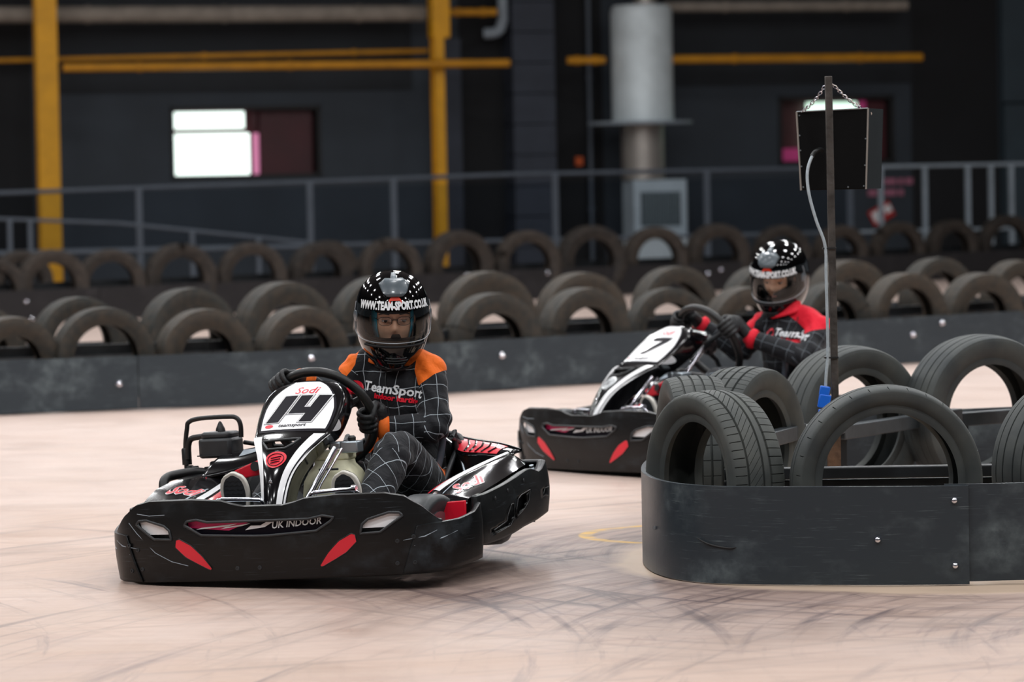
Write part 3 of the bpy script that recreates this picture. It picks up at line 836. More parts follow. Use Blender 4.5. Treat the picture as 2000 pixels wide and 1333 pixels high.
tA = set_mat(tyre_mesh('tyre_diagonal', .305, .205, .205, 'diagonal', 320), M_RUBN)
tB = set_mat(tyre_mesh('tyre_ribbed', .310, .205, .200, 'ribbed', 360), M_RUBN)
tD = set_mat(tyre_mesh('tyre_grooved', .310, .205, .200, 'grooved', 240), M_RUBN)
tE = set_mat(tyre_mesh('tyre_notched', .319, .175, .232, 'notched', 300), M_RUBN)
put_tyre(tA, .672, 12.77, .305, (-.88, -.48), 'tyre with diagonal tread blocks at the rounded front tip of the island')
put_tyre(tB, .640, 13.50, .312, (.99, .10), 'tyre with worn zigzag tread behind the front tip tyre, mostly hidden')
put_tyre(tB, .86, 14.05, .312, (.85, -.53), 'ribbed tyre turned right, third back along the island edge')
put_tyre(tD, 1.36, 15.34, .316, (.54, -.84), 'wide smooth-shouldered tyre behind the lamp pole on the island', s=1.02)
put_tyre(tE, 1.230, 12.56, .311, (.12, -.99), 'slim low-profile tyre facing forward in the middle of the island front')
put_tyre(tD, 1.90, 15.42, .335, (.45, -.89), 'tallest grooved tyre at the back right of the island', s=1.06)
put_tyre(tD, 1.905, 12.85, .312, (.55, -.83), 'grooved tyre cut off by the right edge of the photo')

# lamp pole, hanging box, chains, cable
pole = thing('steel_pole', 'thin square steel pole rising out of the island tyres', 'pole', (1.155, 13.72, 0))
MB().add(*vtube([(0.0, 0, .02), (.002, 0, .46)], .033, 4)).build('base_post', M_RUSTB, pole, smooth=0, label='rusty thicker socket of the pole')
lean_m = Matrix.Rotation(R(-.3), 3, 'Y')
MB().add(*vbox((.006, 0, 1.02), (.0255, .0255, 1.32), lean_m)).build('shaft', M_RUST, pole, bevel=.002)
MB().add(*vlathe([(.007, 0), (.007, .012), (.003, .014)], 8, axis_to((-.3, -1, 0)), (-.005, -.028, .40))).build('wing_bolt', M_CHROME, pole)
for z in (1.06, .665):
    MB().add(*vbox((-.003, 0, z), (.05, .04, .006), lean_m)).build('cable_tie', M_FRAME, pole)
cable = catmull([(-.015, .10, 1.415), (-.03, .06, 1.417), (-.055, .02, 1.400), (-.078, 0, 1.34), (-.075, -.01, 1.26), (-.05, -.015, 1.16), (-.020, -.016, 1.07), (-.018, -.016, .95), (-.016, -.016, .70), (-.024, -.018, .60), (-.026, -.018, .56)], 6)
MB().add(*vtube(cable, .0058, 8)).build('cable', M_CABLE, pole, smooth=60)
MB().add(*vtube(cable[:14], .008, 8)).build('cable_gland', M_BLACK, pole, smooth=60)
MB().add(*vtube([(-.045, -.018, .45), (-.05, -.018, .30), (-.052, -.018, .14), (-.03, -.018, .02)], .0058, 8)).build('cable', M_CABLE, pole, smooth=60)
pl = MB()
pm = Matrix.Rotation(R(10), 3, 'Y')
for c, s_ in (((-.030, -.018, .545), (.036, .03, .035)), ((-.032, -.018, .508), (.042, .034, .05)), ((-.040, -.018, .468), (.028, .026, .02)), ((-.044, -.018, .447), (.036, .03, .03))):
    pl.add(*vbox(c, s_, pm))
pl.build('plug', M_BLUE, pole, bevel=.004, label='blue industrial plug and socket on the cable')

box = thing('lamp_box', 'black tapered signal box hung by chains behind the steel pole', 'signal box', (1.18, 13.84, 1.27))
def bx_pt(u, v, d):
    """u across -1..1, v up 0..1, d depth 0 front 1 back"""
    hw = .118 + .012 * v
    hd = .075 + .012 * v
    x = u * hw + d * .085 + .0; y = d * .30 - abs(0)
    return Vector((x - .0, y, v * .29 + u * .004 * (1 if v > .5 else 0)))
v = [bx_pt(-1, 0, 0), bx_pt(1, 0, 0), bx_pt(1, 1, 0), bx_pt(-1, 1, 0), bx_pt(-1, 0, 1), bx_pt(1, 0, 1), bx_pt(1, 1, 1), bx_pt(-1, 1, 1)]
MB().add(v, [(0, 1, 2, 3), (5, 4, 7, 6), (4, 0, 3, 7), (1, 5, 6, 2), (3, 2, 6, 7), (4, 5, 1, 0)]).build('case', mat('matte_black_case', '#060607', 0.75, spec=0.15), box, bevel=.004)
MB().add([bx_pt(1.006, .0, .03), bx_pt(1.006, 0, .98), bx_pt(1.006, 1, .98), bx_pt(1.006, 1, .03)], [(0, 1, 2, 3)]).build('side_sheet', mat('grey_side_sheet', '#20272b', 0.8, noise=(.1, 10), spec=0.04), box, smooth=0, solid=.003)
for u in (-1, 1):
    MB().add(*vtube([bx_pt(u, 0, 0), bx_pt(u, 1, 0)], .0035, 6)).build('edge_strip', M_FLUE, box)
MB().add(*vtube([bx_pt(-1, 1, 0), bx_pt(1, 1, 0)], .0025, 6)).build('edge_strip', M_ALU, box)
for u, vv in ((-.93, .04), (.93, .04), (.45, .03), (-.93, .95), (-.95, .3), (-.95, .5), (-.95, .7), (.95, .3), (.95, .62), (-.1, .97)):
    p = bx_pt(u, vv, 0)
    MB().add(*vlathe([(.0035, 0), (.002, .003)], 8, axis_to((0, -1, 0)), p)).build('screw', M_ALU, box)
def chain(p0, p1, label, nl=13):
    """a run of interlocked links"""
    p0 = Vector(p0); p1 = Vector(p1)
    t = thing('chain', label, 'chain', p0)
    d = (p1 - p0); L_ = d.length; u = d.normalized()
    sag = Vector((0, 0, -.012))
    for i in range(nl):
        s_ = (i + .5) / nl; c = d * s_ + sag * math.sin(PI * s_)
        side = u.cross(Vector((0, 1, 0))).normalized() if i % 2 else Vector((0, 1, 0))
        a = L_ / nl * .78; b = .0052
        pts = [c + u * (a * math.copysign(min(1, abs(math.cos(q)) * 1.3), math.cos(q)) * .92) + side * (b * math.sin(q)) for q in [2 * PI * k / 12 for k in range(12)]]
        MB().add(*vtube(pts, .0018, 6, closed=True)).build('chain_link', M_CHROME, t, smooth=60)
    return t
chain((1.152, 13.72, 1.655), (1.068, 13.84, 1.555), 'short bright chain from pole top to the left corner of the box')
chain((1.168, 13.72, 1.655), (1.325, 13.90, 1.545), 'short bright chain from pole top to the right corner of the box', 16)
# ------------------------------------------------------------------ kart (local frame: -y is forward, +x the driver's left)
def offset_poly(poly, d):
    n = len(poly); out = []
    area = sum(poly[i][0] * poly[(i + 1) % n][1] - poly[(i + 1) % n][0] * poly[i][1] for i in range(n))
    sg = 1 if area > 0 else -1
    for i in range(n):
        p0 = Vector(poly[i - 1]); p = Vector(poly[i]); p1 = Vector(poly[(i + 1) % n])
        e0 = (p - p0).normalized(); e1 = (p1 - p).normalized()
        n0 = Vector((e0.y, -e0.x)) * sg; n1 = Vector((e1.y, -e1.x)) * sg
        m = n0 + n1; k = m.length_squared
        m = m * (2 / k) if k > .3 else n0
        q = p + m * d; out.append((q.x, q.y))
    return out

half = catmull([(0, 0, 0), (.12, .002, 0), (.25, .008, 0), (.36, .02, 0), (.44, .036, 0), (.51, .062, 0), (.56, .10, 0), (.594, .155, 0), (.617, .22, 0), (.630, .285, 0), (.632, .32, 0)], 8)
_s = [0.0]
for a, b in zip(half[:-1], half[1:]): _s.append(_s[-1] + (b - a).length)
S_MAX = _s[-1]
def x2s(x):
    ax = abs(x)
    for i in range(len(half) - 1):
        if half[i].x <= ax <= half[i + 1].x:
            t = (ax - half[i].x) / max(1e-9, half[i + 1].x - half[i].x)
            return math.copysign(_s[i] + t * (_s[i + 1] - _s[i]), x)
    return math.copysign(S_MAX, x)
def s2p(s):
    a = min(abs(s), S_MAX - 1e-6)
    for i in range(len(half) - 1):
        if _s[i] <= a <= _s[i + 1]:
            t = (a - _s[i]) / (_s[i + 1] - _s[i])
            p = half[i].lerp(half[i + 1], t); d = (half[i + 1] - half[i]).normalized()
            sg = 1 if s >= 0 else -1
            return p.x * sg, p.y, Vector((d.y * sg, -d.x, 0))
def bump(s, z, off=0.0):
    x, y, n = s2p(s)
    bulge = .012 * math.sin(PI * max(0, min(1, z / .27)))
    q = Vector((x, y, z)) + n * (off + bulge)
    return q
def bump_x(x, z, off=0.0): return bump(x2s(x), z, off)
TOP = [(0, .250), (.07, .250), (.11, .258), (.15, .270), (.26, .277), (.42, .275), (.48, .262), (.53, .225), (.57, .178), (.66, .165)]
def mirror(poly): return [(-a, b) for a, b in poly][::-1]
SLOT = [(-.276, .207), (-.24, .212), (-.20, .203), (.16, .203), (.21, .212), (.248, .205), (.236, .192), (.188, .163), (.02, .153), (-.03, .153), (-.222, .160), (-.284, .195)]
VENT = [(.335, .148), (.342, .178), (.362, .194), (.43, .213), (.462, .211), (.472, .200), (.40, .150)]
RED = [(.318, .146), (.305, .150), (.262, .128), (.222, .090), (.192, .050), (.196, .044), (.205, .046), (.285, .088), (.322, .122)]

def build_kart(number, label, C0):
    K = thing('go_kart', label, 'go-kart')
    def P(mb, name, mt, parent=K, **kw): return mb.build(name, mt, parent, **kw)
    # ---- front bumper shell with real openings
    holes = [SLOT, VENT, mirror(VENT)]
    hs = [[(x2s(a), b) for a, b in h] for h in holes]
    nt, nz = 220, 42
    smax = x2s(.575)
    g = MB(); vs = []
    for j in range(nz + 2):
        for i in range(nt):
            s = -smax + 2 * smax * i / (nt - 1)
            tz = lerp_table(TOP, abs(s2p(s)[0]))[0]
            if j <= nz - 1: vs.append(bump(s, .006 + (tz - .006) * j / (nz - 1)))
            elif j == nz: vs.append(bump(s, tz + .004, -.010))
            else: vs.append(bump(s, tz - .004, -.022))
    fs = []
    for j in range(nz + 1):
        for i in range(nt - 1):
            q = (j * nt + i, j * nt + i + 1, (j + 1) * nt + i + 1, (j + 1) * nt + i)
            if j < nz - 1:
                s = -smax + 2 * smax * (i + .5) / (nt - 1)
                tz = lerp_table(TOP, abs(s2p(s)[0]))[0]
                z = .006 + (tz - .006) * (j + .5) / (nz - 1)
                if any(inside(h, s, z) for h in hs): continue
            fs.append(q)
    fb = P(g.add(vs, fs), 'front_bumper', M_BUMP, solid=.005, smooth=50)
    for h in hs:
        loop = []
        n = len(h)
        for i in range(n):
            for k in range(6):
                t = k / 6; a = h[i][0] * (1 - t) + h[(i + 1) % n][0] * t; z = h[i][1] * (1 - t) + h[(i + 1) % n][1] * t
                loop.append(bump(a, z, .0005))
        P(MB().add(*vtube(loop, .0046, 8, closed=True)), 'slot_lip', M_DGREY, fb, smooth=70)
    def decal(poly, name, mt, off, fn=bump_x, parent=fb, step=.03, **kw):
        v, f = flat_fill(poly, step)
        return P(MB().add([fn(a, b, off) for a, b in v], f), name, mt, parent, smooth=60, **kw)
    for sg in (1, -1):
        rp = RED if sg > 0 else mirror(RED)
        decal(rp, 'red_insert', M_RED, .0016)
        P(MB().add(*vtube([bump_x(a, z, .001) for a, z in rp], .002, 6, closed=True)), 'insert_rim', M_BLACK, fb, smooth=70)
    # graphics sheet behind the wide slot
    decal([(-.30, .145), (.27, .145), (.27, .218), (-.30, .218)], 'slot_backing', M_PURP, -.020)
    decal([(-.28, .185), (-.13, .172), (-.06, .196), (-.11, .206), (-.28, .215)], 'graphic_streak', M_MAG, -.0185)
    for x0, x1 in ((-.25, -.13), (-.16, -.08)):
        decal([(x0, .178), (x1, .186), (x1 + .03, .194), (x0 + .02, .184)], 'graphic_streak', M_WHITE, -.017)
    decal([(-.07, .172), (.0, .180), (.03, .196), (.005, .196), (-.015, .186), (-.05, .186)], 'graphic_streak', M_WHITE, -.017)
    tv, tf = text2d('UK INDOOR', .031, .15, .0006)
    P(MB().add([bump_x(.112 + a * 1.0, .189 + b + a * .06, -.0165) for a, b in tv], tf), 'lettering', M_TEXT, fb, smooth=0)
    for sg in (1, -1):
        vp = [(.32, .14), (.49, .14), (.49, .22), (.32, .22)]
        decal(vp if sg > 0 else mirror(vp), 'vent_backing', M_DGREY, -.030)
        wpz = [(.33, .165), (.45, .165), (.47, .215), (.34, .215)]
        decal(wpz if sg > 0 else mirror(wpz), 'white_backing', M_WHITE, -.011)
    for x, z in ((-.10, .048), (-.02, .048), (.452, .118), (.448, .045), (-.47, .115), (-.46, .05)):
        q = bump_x(x, z, 0); n = s2p(x2s(x))[2]
        P(MB().add(*vlathe([(.0075, 0), (.007, .0025), (.004, .003), (.0035, .001)], 12, axis_to(n), q)), 'bolt', M_DGREY, fb)
    # scored lines across the front
    for pts in ([(-.505, .205), (-.47, .17), (-.40, .105), (-.34, .075), (-.28, .06)], [(-.47, .235), (-.42, .228), (-.36, .230)]):
        P(MB().add(*vtube([bump_x(a, b, .0006) for a, b in pts], .0013, 5)), 'score_mark', M_GREYP, fb)
    # ---- corner guards
    for sg in (1, -1):
        v = []; f = []
        nn, mm = 40, 12
        for j in range(mm + 2):
            for i in range(nn):
                t = i / (nn - 1)
                zj = min(j / (mm - 1), 1)
                lean = .052 * (zj) * (1 - t) ** 3
                s = (x2s(.462) + lean) * (1 - t) + S_MAX * t
                zt = lerp_table([(0, .162), (.25, .168), (.6, .172), (.85, .186), (1, .212)], t)[0]
                zb = lerp_table([(0, .006), (.5, .012), (1, .03)], t)[0]
                off = .006 if j < mm else (-.002 if j == mm else -.012)
                v.append(bump(sg * s, zb + (zt - zb) * zj + (.003 if j == mm else 0), off))
        for j in range(mm + 1):
            for i in range(nn - 1):
                q = (j * nn + i, j * nn + i + 1, (j + 1) * nn + i + 1, (j + 1) * nn + i)
                f.append(q if sg > 0 else q[::-1])
        cg = P(MB().add(v, f), 'corner_guard', M_BUMP, solid=.005, smooth=50)
        for z in (.13, .045):
            q = bump(sg * (x2s(.50)), z, .006); n = s2p(sg * x2s(.50))[2]
            P(MB().add(*vlathe([(.0075, 0), (.007, .0025), (.004, .003), (.0035, .001)], 12, axis_to(n), q)), 'bolt', M_DGREY, cg)
        for pts in ([(.47, .12), (.53, .128), (.56, .145)], [(.5, .10), (.57, .118), (.60, .135)]):
            P(MB().add(*vtube([bump(sg * x2s(a), b, .0065) for a, b in pts], [.0005, .0022, .0008], 5)), 'score_mark', M_GREYP, cg)
    # ---- floor tray, chassis rails, axle
    P(MB().add(*vbox((0, .62, .045), (.62, .95, .006))), 'floor_tray', M_ALU, bevel=.002)
    P(MB().add(*vprism([(-.56, .16), (-.50, .08), (-.40, .045), (0, .02), (.40, .045), (.50, .08), (.56, .16), (.50, .30), (.32, .34), (-.32, .34), (-.50, .30)], .012, .018, lambda a, b, d: Vector((a, b, d)))), 'shade_panel', M_BLACK)  # added panel, no kart part: blocks light so the floor under the bumper darkens
    ch = MB()
    for pts in ([(-.34, .1, .07), (-.33, .5, .07), (-.30, .85, .07), (-.28, 1.3, .08)], [(.34, .1, .07), (.33, .5, .07), (.30, .85, .07), (.28, 1.3, .08)], [(-.4, .12, .07), (.4, .12, .07)], [(-.3, .85, .07), (.3, .85, .07)], [(-.28, 1.28, .08), (.28, 1.28, .08)]):
        ch.add(*vtube(pts, .016, 10))
    P(ch, 'chassis', M_BLACK, smooth=60)
    P(MB().add(*vtube([(-.5, 1.12, .15), (.5, 1.12, .15)], .02, 12)), 'rear_axle', M_ALU, smooth=60)
    def wheel(x, y, z, r, w_, steer):
        m3 = Matrix.Rotation(steer, 3, 'Z') @ axis_to((1, 0, 0))
        h = w_ / 2
        wh = P(MB().add(*vlathe([(r * .55, -h * .8), (r * .8, -h), (r * .93, -h * .93), (r * .99, -h * .7), (r, -h * .3), (r, h * .3), (r * .99, h * .7), (r * .93, h * .93), (r * .8, h), (r * .55, h * .8)], 40, m3, (x, y, z))), 'wheel', M_GREYRUB, smooth=50)
        P(MB().add(*vlathe([(r * .54, -h * .85), (r * .5, -h * .6), (r * .25, -h * .4), (r * .2, h * .4), (r * .5, h * .6), (r * .54, h * .85)], 24, m3, (x, y, z))), 'wheel_hub', M_ALU, wh, smooth=40)
    for sg in (1, -1):
        wheel(.465 * sg, .285, .132 if sg < 0 else .122, .128, .13, R(-14))
        wheel(.385 * sg, 1.08, .142, .139, .16, 0)
    # ---- side pods: matt protective wall + glossy shell
    for sg in (1, -1):
        def flip(f): return f if sg > 0 else [q[::-1] for q in f]
        wall = [(.604, .385), (.606, .35), (.619, .324), (.635, .338), (.643, .42), (.648, .60), (.645, .80), (.637, 1.0), (.626, 1.07), (.59, 1.095), (.49, 1.10)]
        wd = catmull([(a, b, 0) for a, b in wall], 7)
        zt = [(.29, .222), (.335, .233), (.384, .234), (.54, .248), (.676, .263), (.817, .281), (.88, .279), (.955, .263), (1.0, .270), (1.06, .295), (1.2, .295)]
        zb = [(.3, .066), (.47, .07), (.63, .08), (.745, .092), (.887, .10), (1.06, .118), (1.2, .12)]
        pk = [[(.40, .112), (.533, .130), (.547, .150), (.59, .182), (.614, .182), (.614, .138), (.567, .112), (.42, .098)], [(.634, .155), (.66, .193), (.70, .205), (.79, .214), (.773, .178), (.725, .156), (.64, .134)], [(.935, .182), (.96, .205), (1.0, .205), (.99, .178)]]
        nn, mm = len(wd), 26
        v = []; f = []
        for j in range(mm + 2):
            for i, p in enumerate(wd):
                a = wd[max(i - 1, 0)]; b = wd[min(i + 1, nn - 1)]; d = (b - a).normalized(); n = Vector((d.y, -d.x, 0))
                z0 = lerp_table(zb, p.y)[0]; z1 = lerp_table(zt, p.y)[0]
                k = min(j / (mm - 1), 1)
                o = .010 * math.sin(PI * k) if j < mm else (-.012 if j == mm else -.03)
                q = p + n * o; v.append((q.x * sg, q.y, z0 + (z1 - z0) * k + (.004 if j == mm else (-.004 if j > mm else 0))))
        for j in range(mm + 1):
            for i in range(nn - 1):
                q = (j * nn + i, j * nn + i + 1, (j + 1) * nn + i + 1, (j + 1) * nn + i)
                if j < mm - 1 and wd[i].x > .6:
                    yc = (wd[i].y + wd[i + 1].y) / 2
                    z0 = lerp_table(zb, yc)[0]; z1 = lerp_table(zt, yc)[0]; z = z0 + (z1 - z0) * (j + .5) / (mm - 1)
                    if any(inside(h, yc, z) for h in pk): continue
                f.append(q)
        pw = P(MB().add(v, flip(f)), 'side_bumper', M_BUMP, solid=.006, smooth=50)
        for h in pk:
            n = len(h); loop = []
            for i in range(n):
                for k in range(4):
                    t = k / 4; yy = h[i][0] * (1 - t) + h[(i + 1) % n][0] * t; zz = h[i][1] * (1 - t) + h[(i + 1) % n][1] * t
                    loop.append((sg * (.660 - .03 * max(0, yy - .8) ** 1.2), yy, zz))
            P(MB().add(*vtube(loop, .0022, 6, closed=True)), 'pocket_lip', M_BUMP, pw, smooth=70)
            ys = [q[0] for q in h]; zs = [q[1] for q in h]
            P(MB().add(*vbox((sg * .633, (min(ys) + max(ys)) / 2, (min(zs) + max(zs)) / 2), (.006, max(ys) - min(ys) + .03, max(zs) - min(zs) + .03))), 'pocket_floor', M_BUMP, pw)
        for y, z in ((.45, .215), (.58, .23), (.75, .25), (.92, .15)):
            P(MB().add(*vlathe([(.006, 0), (.005, .002)], 10, axis_to((sg, 0, 0)), (sg * (.653 if y < .8 else .647), y, z))), 'bolt', M_DGREY, pw)
        P(MB().add(*vlathe([(.016, 0), (.015, .006), (.008, .012), (.008, .02)], 14, axis_to((0, -.4, 1)), (sg * .58, 1.06, .262))), 'end_bolt', M_ALU, pw)
        # glossy shell: rows across from the outer edge (u=0) to the cockpit edge (u=1)
        inn = [(.335, .425, .220), (.40, .418, .238), (.55, .402, .254), (.65, .407, .268), (.75, .430, .286), (.85, .468, .308), (1.0, .505, .328)]
        Y1 = .985 if sg > 0 else .80
        def shell(u, yy, off=0.0):
            xo = lerp_table([(.30, .575), (.335, .598), (.42, .607), (.60, .607), (.80, .597), (.95, .591), (1.0, .58)], yy)[0]
            zo = smooth_table([(.335, .226), (.40, .232), (.6, .255), (.8, .274), (.95, .289), (1.0, .29)], yy)[0]
            xi, zi = smooth_table(inn, yy)
            if sg < 0: zo += (.040 if number == '14' else -.035) * min(1, (yy - .3) / .2); zi -= .028; xi = .37 + .1 * (yy - .4)
            crown = .014 * math.sin(PI * min(max(u, 0), 1)) + .008 * max(0, 1 - abs(u - .80) / .1)
            x = xo + (xi - xo) * u; z = zo + (zi - zo) * u + crown
            return Vector((sg * x, yy, z + off))
        nu, nv = 22, 34
        v = []; f = []
        for j in range(nv):
            yy = .335 + (Y1 - .335) * j / (nv - 1)
            for i in range(nu): v.append(shell(i / (nu - 1), yy))
            q = shell(1, yy); v.append((q.x - sg * (.02 + .10 * max(0, yy - .5)), yy, q.z - .03)); v.append((q.x - sg * (.05 + .10 * max(0, yy - .5)), yy, .09))
        w_ = nu + 2
        for j in range(nv - 1):
            for i in range(w_ - 1): f.append((j * w_ + i, (j + 1) * w_ + i, (j + 1) * w_ + i + 1, j * w_ + i + 1))
        base = len(v)
        for i in range(nu): q = shell(i / (nu - 1), .335); v.append((q.x, .318, q.z - .02))
        for i in range(nu): q = shell(i / (nu - 1), .335); v.append((q.x, .318, .085))
        for i in range(nu - 1):
            f.append((i, i + 1, base + i + 1, base + i)); f.append((base + i, base + i + 1, base + nu + i + 1, base + nu + i))
        rb_ = len(v)
        for i in range(nu): q = shell(i / (nu - 1), Y1); v.append((q.x - sg * .01, Y1 + .03, q.z - .014))
        for i in range(nu): q = shell(i / (nu - 1), Y1); v.append((q.x - sg * .01, Y1 + .05, q.z - .06))
        for i in range(nu): q = shell(i / (nu - 1), Y1); v.append((q.x - sg * .01, Y1 + .05, .12))
        lastr = (nv - 1) * w_
        for i in range(nu - 1):
            f.append((lastr + i, rb_ + i, rb_ + i + 1, lastr + i + 1)); f.append((rb_ + i, rb_ + nu + i, rb_ + nu + i + 1, rb_ + i + 1)); f.append((rb_ + nu + i, rb_ + 2 * nu + i, rb_ + 2 * nu + i + 1, rb_ + nu + i + 1))
        sh = P(MB().add(v, flip(f)), 'side_pod', M_GLOSS, smooth=45)
        def strip(name, mt, u0, u1, y0, y1, n=14, off=.0018):
            vv, ff = vgrid(n, 4, lambda a, b: shell(u0(a) + (u1(a) - u0(a)) * b, y0 + (y1 - y0) * a, off))
            P(MB().add(vv, ff), name, mt, sh, smooth=60)
        strip('white_stripe', M_WHITE, lambda a: .70 + .02 * a, lambda a: .82 + .0 * a, .40, Y1)
        strip('red_stripe', M_RED, lambda a: .85, lambda a: .93, .40, Y1)
        strip('pinstripe', M_GREYP, lambda a: .55 + .1 * a, lambda a: .575 + .1 * a, .36, .62)
        tv, tf = text2d('Sodi', .085, .35, .0016)
        wv, wf = text2d('Sodi', .085, .35, .0045)
        ca, sa = math.cos(R(24)), math.sin(R(24))
        def place(vv, off):
            out = []
            for a, b in vv:
                b *= 1.1
                if sg < 0: a *= .62; b *= .7
                if sg > 0:
                    yy = .50 + 1.55 * a + 1.2 * b; u = .36 - .95 * a + 4.2 * b
                else: yy = .52 + b * 2.3 + a * .3; u = .42 + a / .22
                out.append(shell(u, max(.34, yy), off))
            return out
        P(MB().add(place(wv, .002), wf), 'lettering', M_WHITE, sh, smooth=0)
        P(MB().add(place(tv, .003), tf), 'lettering', M_RED, sh, smooth=0)
        # red panel on the front face of the pod
        pv = [(.44, .10), (.597, .10), (.600, .222), (.43, .214)]
        P(MB().add(*vprism(pv, .300, .310, lambda a, b, d: Vector((sg * a, d, b)))), 'red_panel', M_RED, sh, bevel=.003)
    # rear fairing beside the seat with a red roundel, and the rear bumper
    def deck(u, w_, off=0.0):
        TT = [(0, .15, 1.26, .408), (.33, .30, 1.155, .378), (.7, .45, 1.09, .357), (1, .545, 1.05, .335)]
        BB = [(0, .24, 1.13, .372), (.33, .335, 1.0, .333), (.7, .42, .985, .325), (1, .53, .99, .315)]
        a = Vector(smooth_table(TT, u)); b = Vector(smooth_table(BB, u))
        return a.lerp(b, w_) + Vector((-.1, -.5, .8)).normalized() * (off + .010 * math.sin(PI * w_))
    v, f = vgrid(20, 8, lambda a, b: deck(a, b))
    dk = P(MB().add(v, f), 'rear_fairing', M_GLOSS, solid=-.010, smooth=50)
    P(MB().add(*vtube([deck(i / 12, -.02) for i in range(13)], .006, 10)), 'fairing_edge', M_GLOSS, dk, smooth=60)
    v, f = vgrid(16, 5, lambda a, b: deck(a * 1.0, 1.0, -.004) * (1 - b) + Vector((.22 + .36 * a, 1.06, .08)) * b); P(MB().add(v, f), 'fairing_skirt', M_BLACK, dk, smooth=60)
    v, f = vgrid(16, 5, lambda a, b: deck(.30 + .55 * a, .08 + .80 * b, .003))
    P(MB().add(v, f), 'red_graphic', M_RED, dk, smooth=60)
    for i in range(5):
        uu = .40 + i * .085
        P(MB().add(*vtube([deck(uu, .16, .004), deck(uu + .05, .5, .004), deck(uu + .02, .84, .004)], .004, 5)), 'graphic_bar', M_GLOSS, dk)
    P(MB().add(*vtube(catmull([(-.52, 1.10, .18), (-.46, 1.24, .19), (-.3, 1.30, .2), (.25, 1.30, .2), (.40, 1.24, .19), (.47, 1.12, .18)], 6), .045, 12)), 'rear_bumper', M_BUMP, smooth=60)
    # ---- seat
    def seat(u, v_, off=0.0):
        y, z, hw, side = smooth_table([(0, .70, .115, .15, .03), (.25, .86, .085, .175, .10), (.5, 1.02, .085, .185, .20), (.7, 1.15, .20, .19, .19), (.85, 1.19, .32, .18, .12), (1, 1.20, .385, .11, .03)], v_)
        e = abs(u) ** 3.2
        fwd = -side * .55 * e if v_ > .6 else 0
        return Vector((.11 + u * hw * (1 + .06 * e), y + fwd, z + side * e * (1.2 if v_ <= .7 else .5)))
    v, f = vgrid(25, 26, lambda a, b: seat(2 * a - 1, b))
    se = P(MB().add(v, f), 'seat', M_SEAT, solid=.008, smooth=60)
    P(MB().add(*vtube([seat(1, i / 24) for i in range(25)], .009, 8)), 'seat_edge', M_DGREY, se, smooth=60)
    P(MB().add(*vtube([seat(-1, i / 24) for i in range(25)], .009, 8)), 'seat_edge', M_DGREY, se, smooth=60)
    P(MB().add(*vtube(catmull([(.296, .97, .455), (.291, .97, .42), (.280, .97, .35), (.262, .96, .28), (.24, .93, .20), (.215, .88, .12)], 6), .0125, 10)), 'seat_stay', M_RAIL, smooth=60)
    P(MB().add(*vtube([(.33, 1.02, .33), (.40, .95, .12)], .006, 8)), 'seat_strut', M_ALU, smooth=60)
    # ---- nose fairing
    NT = [(0, .115, .17, -.022, .042), (.2, .145, .26, -.028, .045), (.36, .20, .34, -.036, .060), (.5, .275, .405, -.042, .092), (.6, .345, .448, -.046, .125), (.66, .40, .470, -.05, .140), (.78, .48, .527, -.055, .150), (.88, .545, .580, -.058, .146), (.95, .588, .612, -.058, .122), (.985, .608, .626, -.058, .092), (1.0, .618, .630, -.058, .070)]
    def nose(u, v_, off=0.0):
        y, z, cx, hw = smooth_table(NT, v_)
        if number != '14': cx -= .055 * (1 - v_); y -= .035 * (1 - v_)
        au = abs(u); sg = 1 if u >= 0 else -1
        nrm = Vector((.25 * u, -.75, .62)).normalized()
        if au <= 1: q = Vector((cx + u * hw, y + .022 * u * u, z - .006 * u * u))
        else:
            e = au - 1; q = Vector((cx + sg * (hw + .006 * math.sin(min(1, e * 3) * PI / 2) - e * .05), y + .022 + e * .26, z - .006 - e * .06))
            nrm = Vector((sg, -.2, .2)).normalized()
        return q + nrm * off
    hole = [(-.72, .588), (.42, .600), (.30, .560), (.12, .532), (-.52, .528)]
    nu, nv = 61, 90
    v, f = vgrid(nu, nv, lambda a, b: nose(-1.45 + 2.9 * a, b))
    keep = []
    for k, q in enumerate(f):
        j, i = divmod(k, nu - 1)
        if not inside(hole, -1.45 + 2.9 * (i + .5) / (nu - 1), (j + .5) / (nv - 1)): keep.append(q)
    nf = P(MB().add(v, keep), 'nose_fairing', M_GLOSS, solid=.006, smooth=60)
    nl = []
    for i in range(len(hole)):
        for k in range(5):
            t = k / 5; nl.append(nose(hole[i][0] * (1 - t) + hole[(i + 1) % len(hole)][0] * t, hole[i][1] * (1 - t) + hole[(i + 1) % len(hole)][1] * t, .001))
    P(MB().add(*vtube(nl, .0045, 8, closed=True)), 'vent_lip', M_DGREY, nf, smooth=70)
    def nd(name, mt, fn, off, n=24, m=8):
        vv, ff = vgrid(n, m, lambda a, b: nose(*fn(a, b), off)); return P(MB().add(vv, ff), name, mt, nf, smooth=60)
    def plate_half(v_):   # half width of the number plate in u
        t = (v_ - .665) / (.985 - .665)
        return .93 * min(1, (1.03 - t) ** .22 if t < 1.03 else 0) * (0.88 + .12 * min(1, t * 2.2))
    nd('plate_edge', M_PURP, lambda a, b: ((2 * b - 1) * min(1.0, plate_half(.66 + .332 * a) * 1.07), .66 + .332 * a), .0012, 40, 14)
    plt = nd('number_plate', M_WHITE, lambda a, b: ((2 * b - 1) * plate_half(.675 + .308 * a), .675 + .308 * a), .0022, 40, 14)
    nd('white_stripe', M_WHITE, lambda a, b: (-1.0 + (.34 - .08 * a) * b, .02 + .61 * a), .0018, 40, 4)
    nd('white_stripe', M_WHITE, lambda a, b: ((.30 + .34 * a) + (.62 - .22 * a) * b, .02 + .62 * a), .0018, 40, 5)
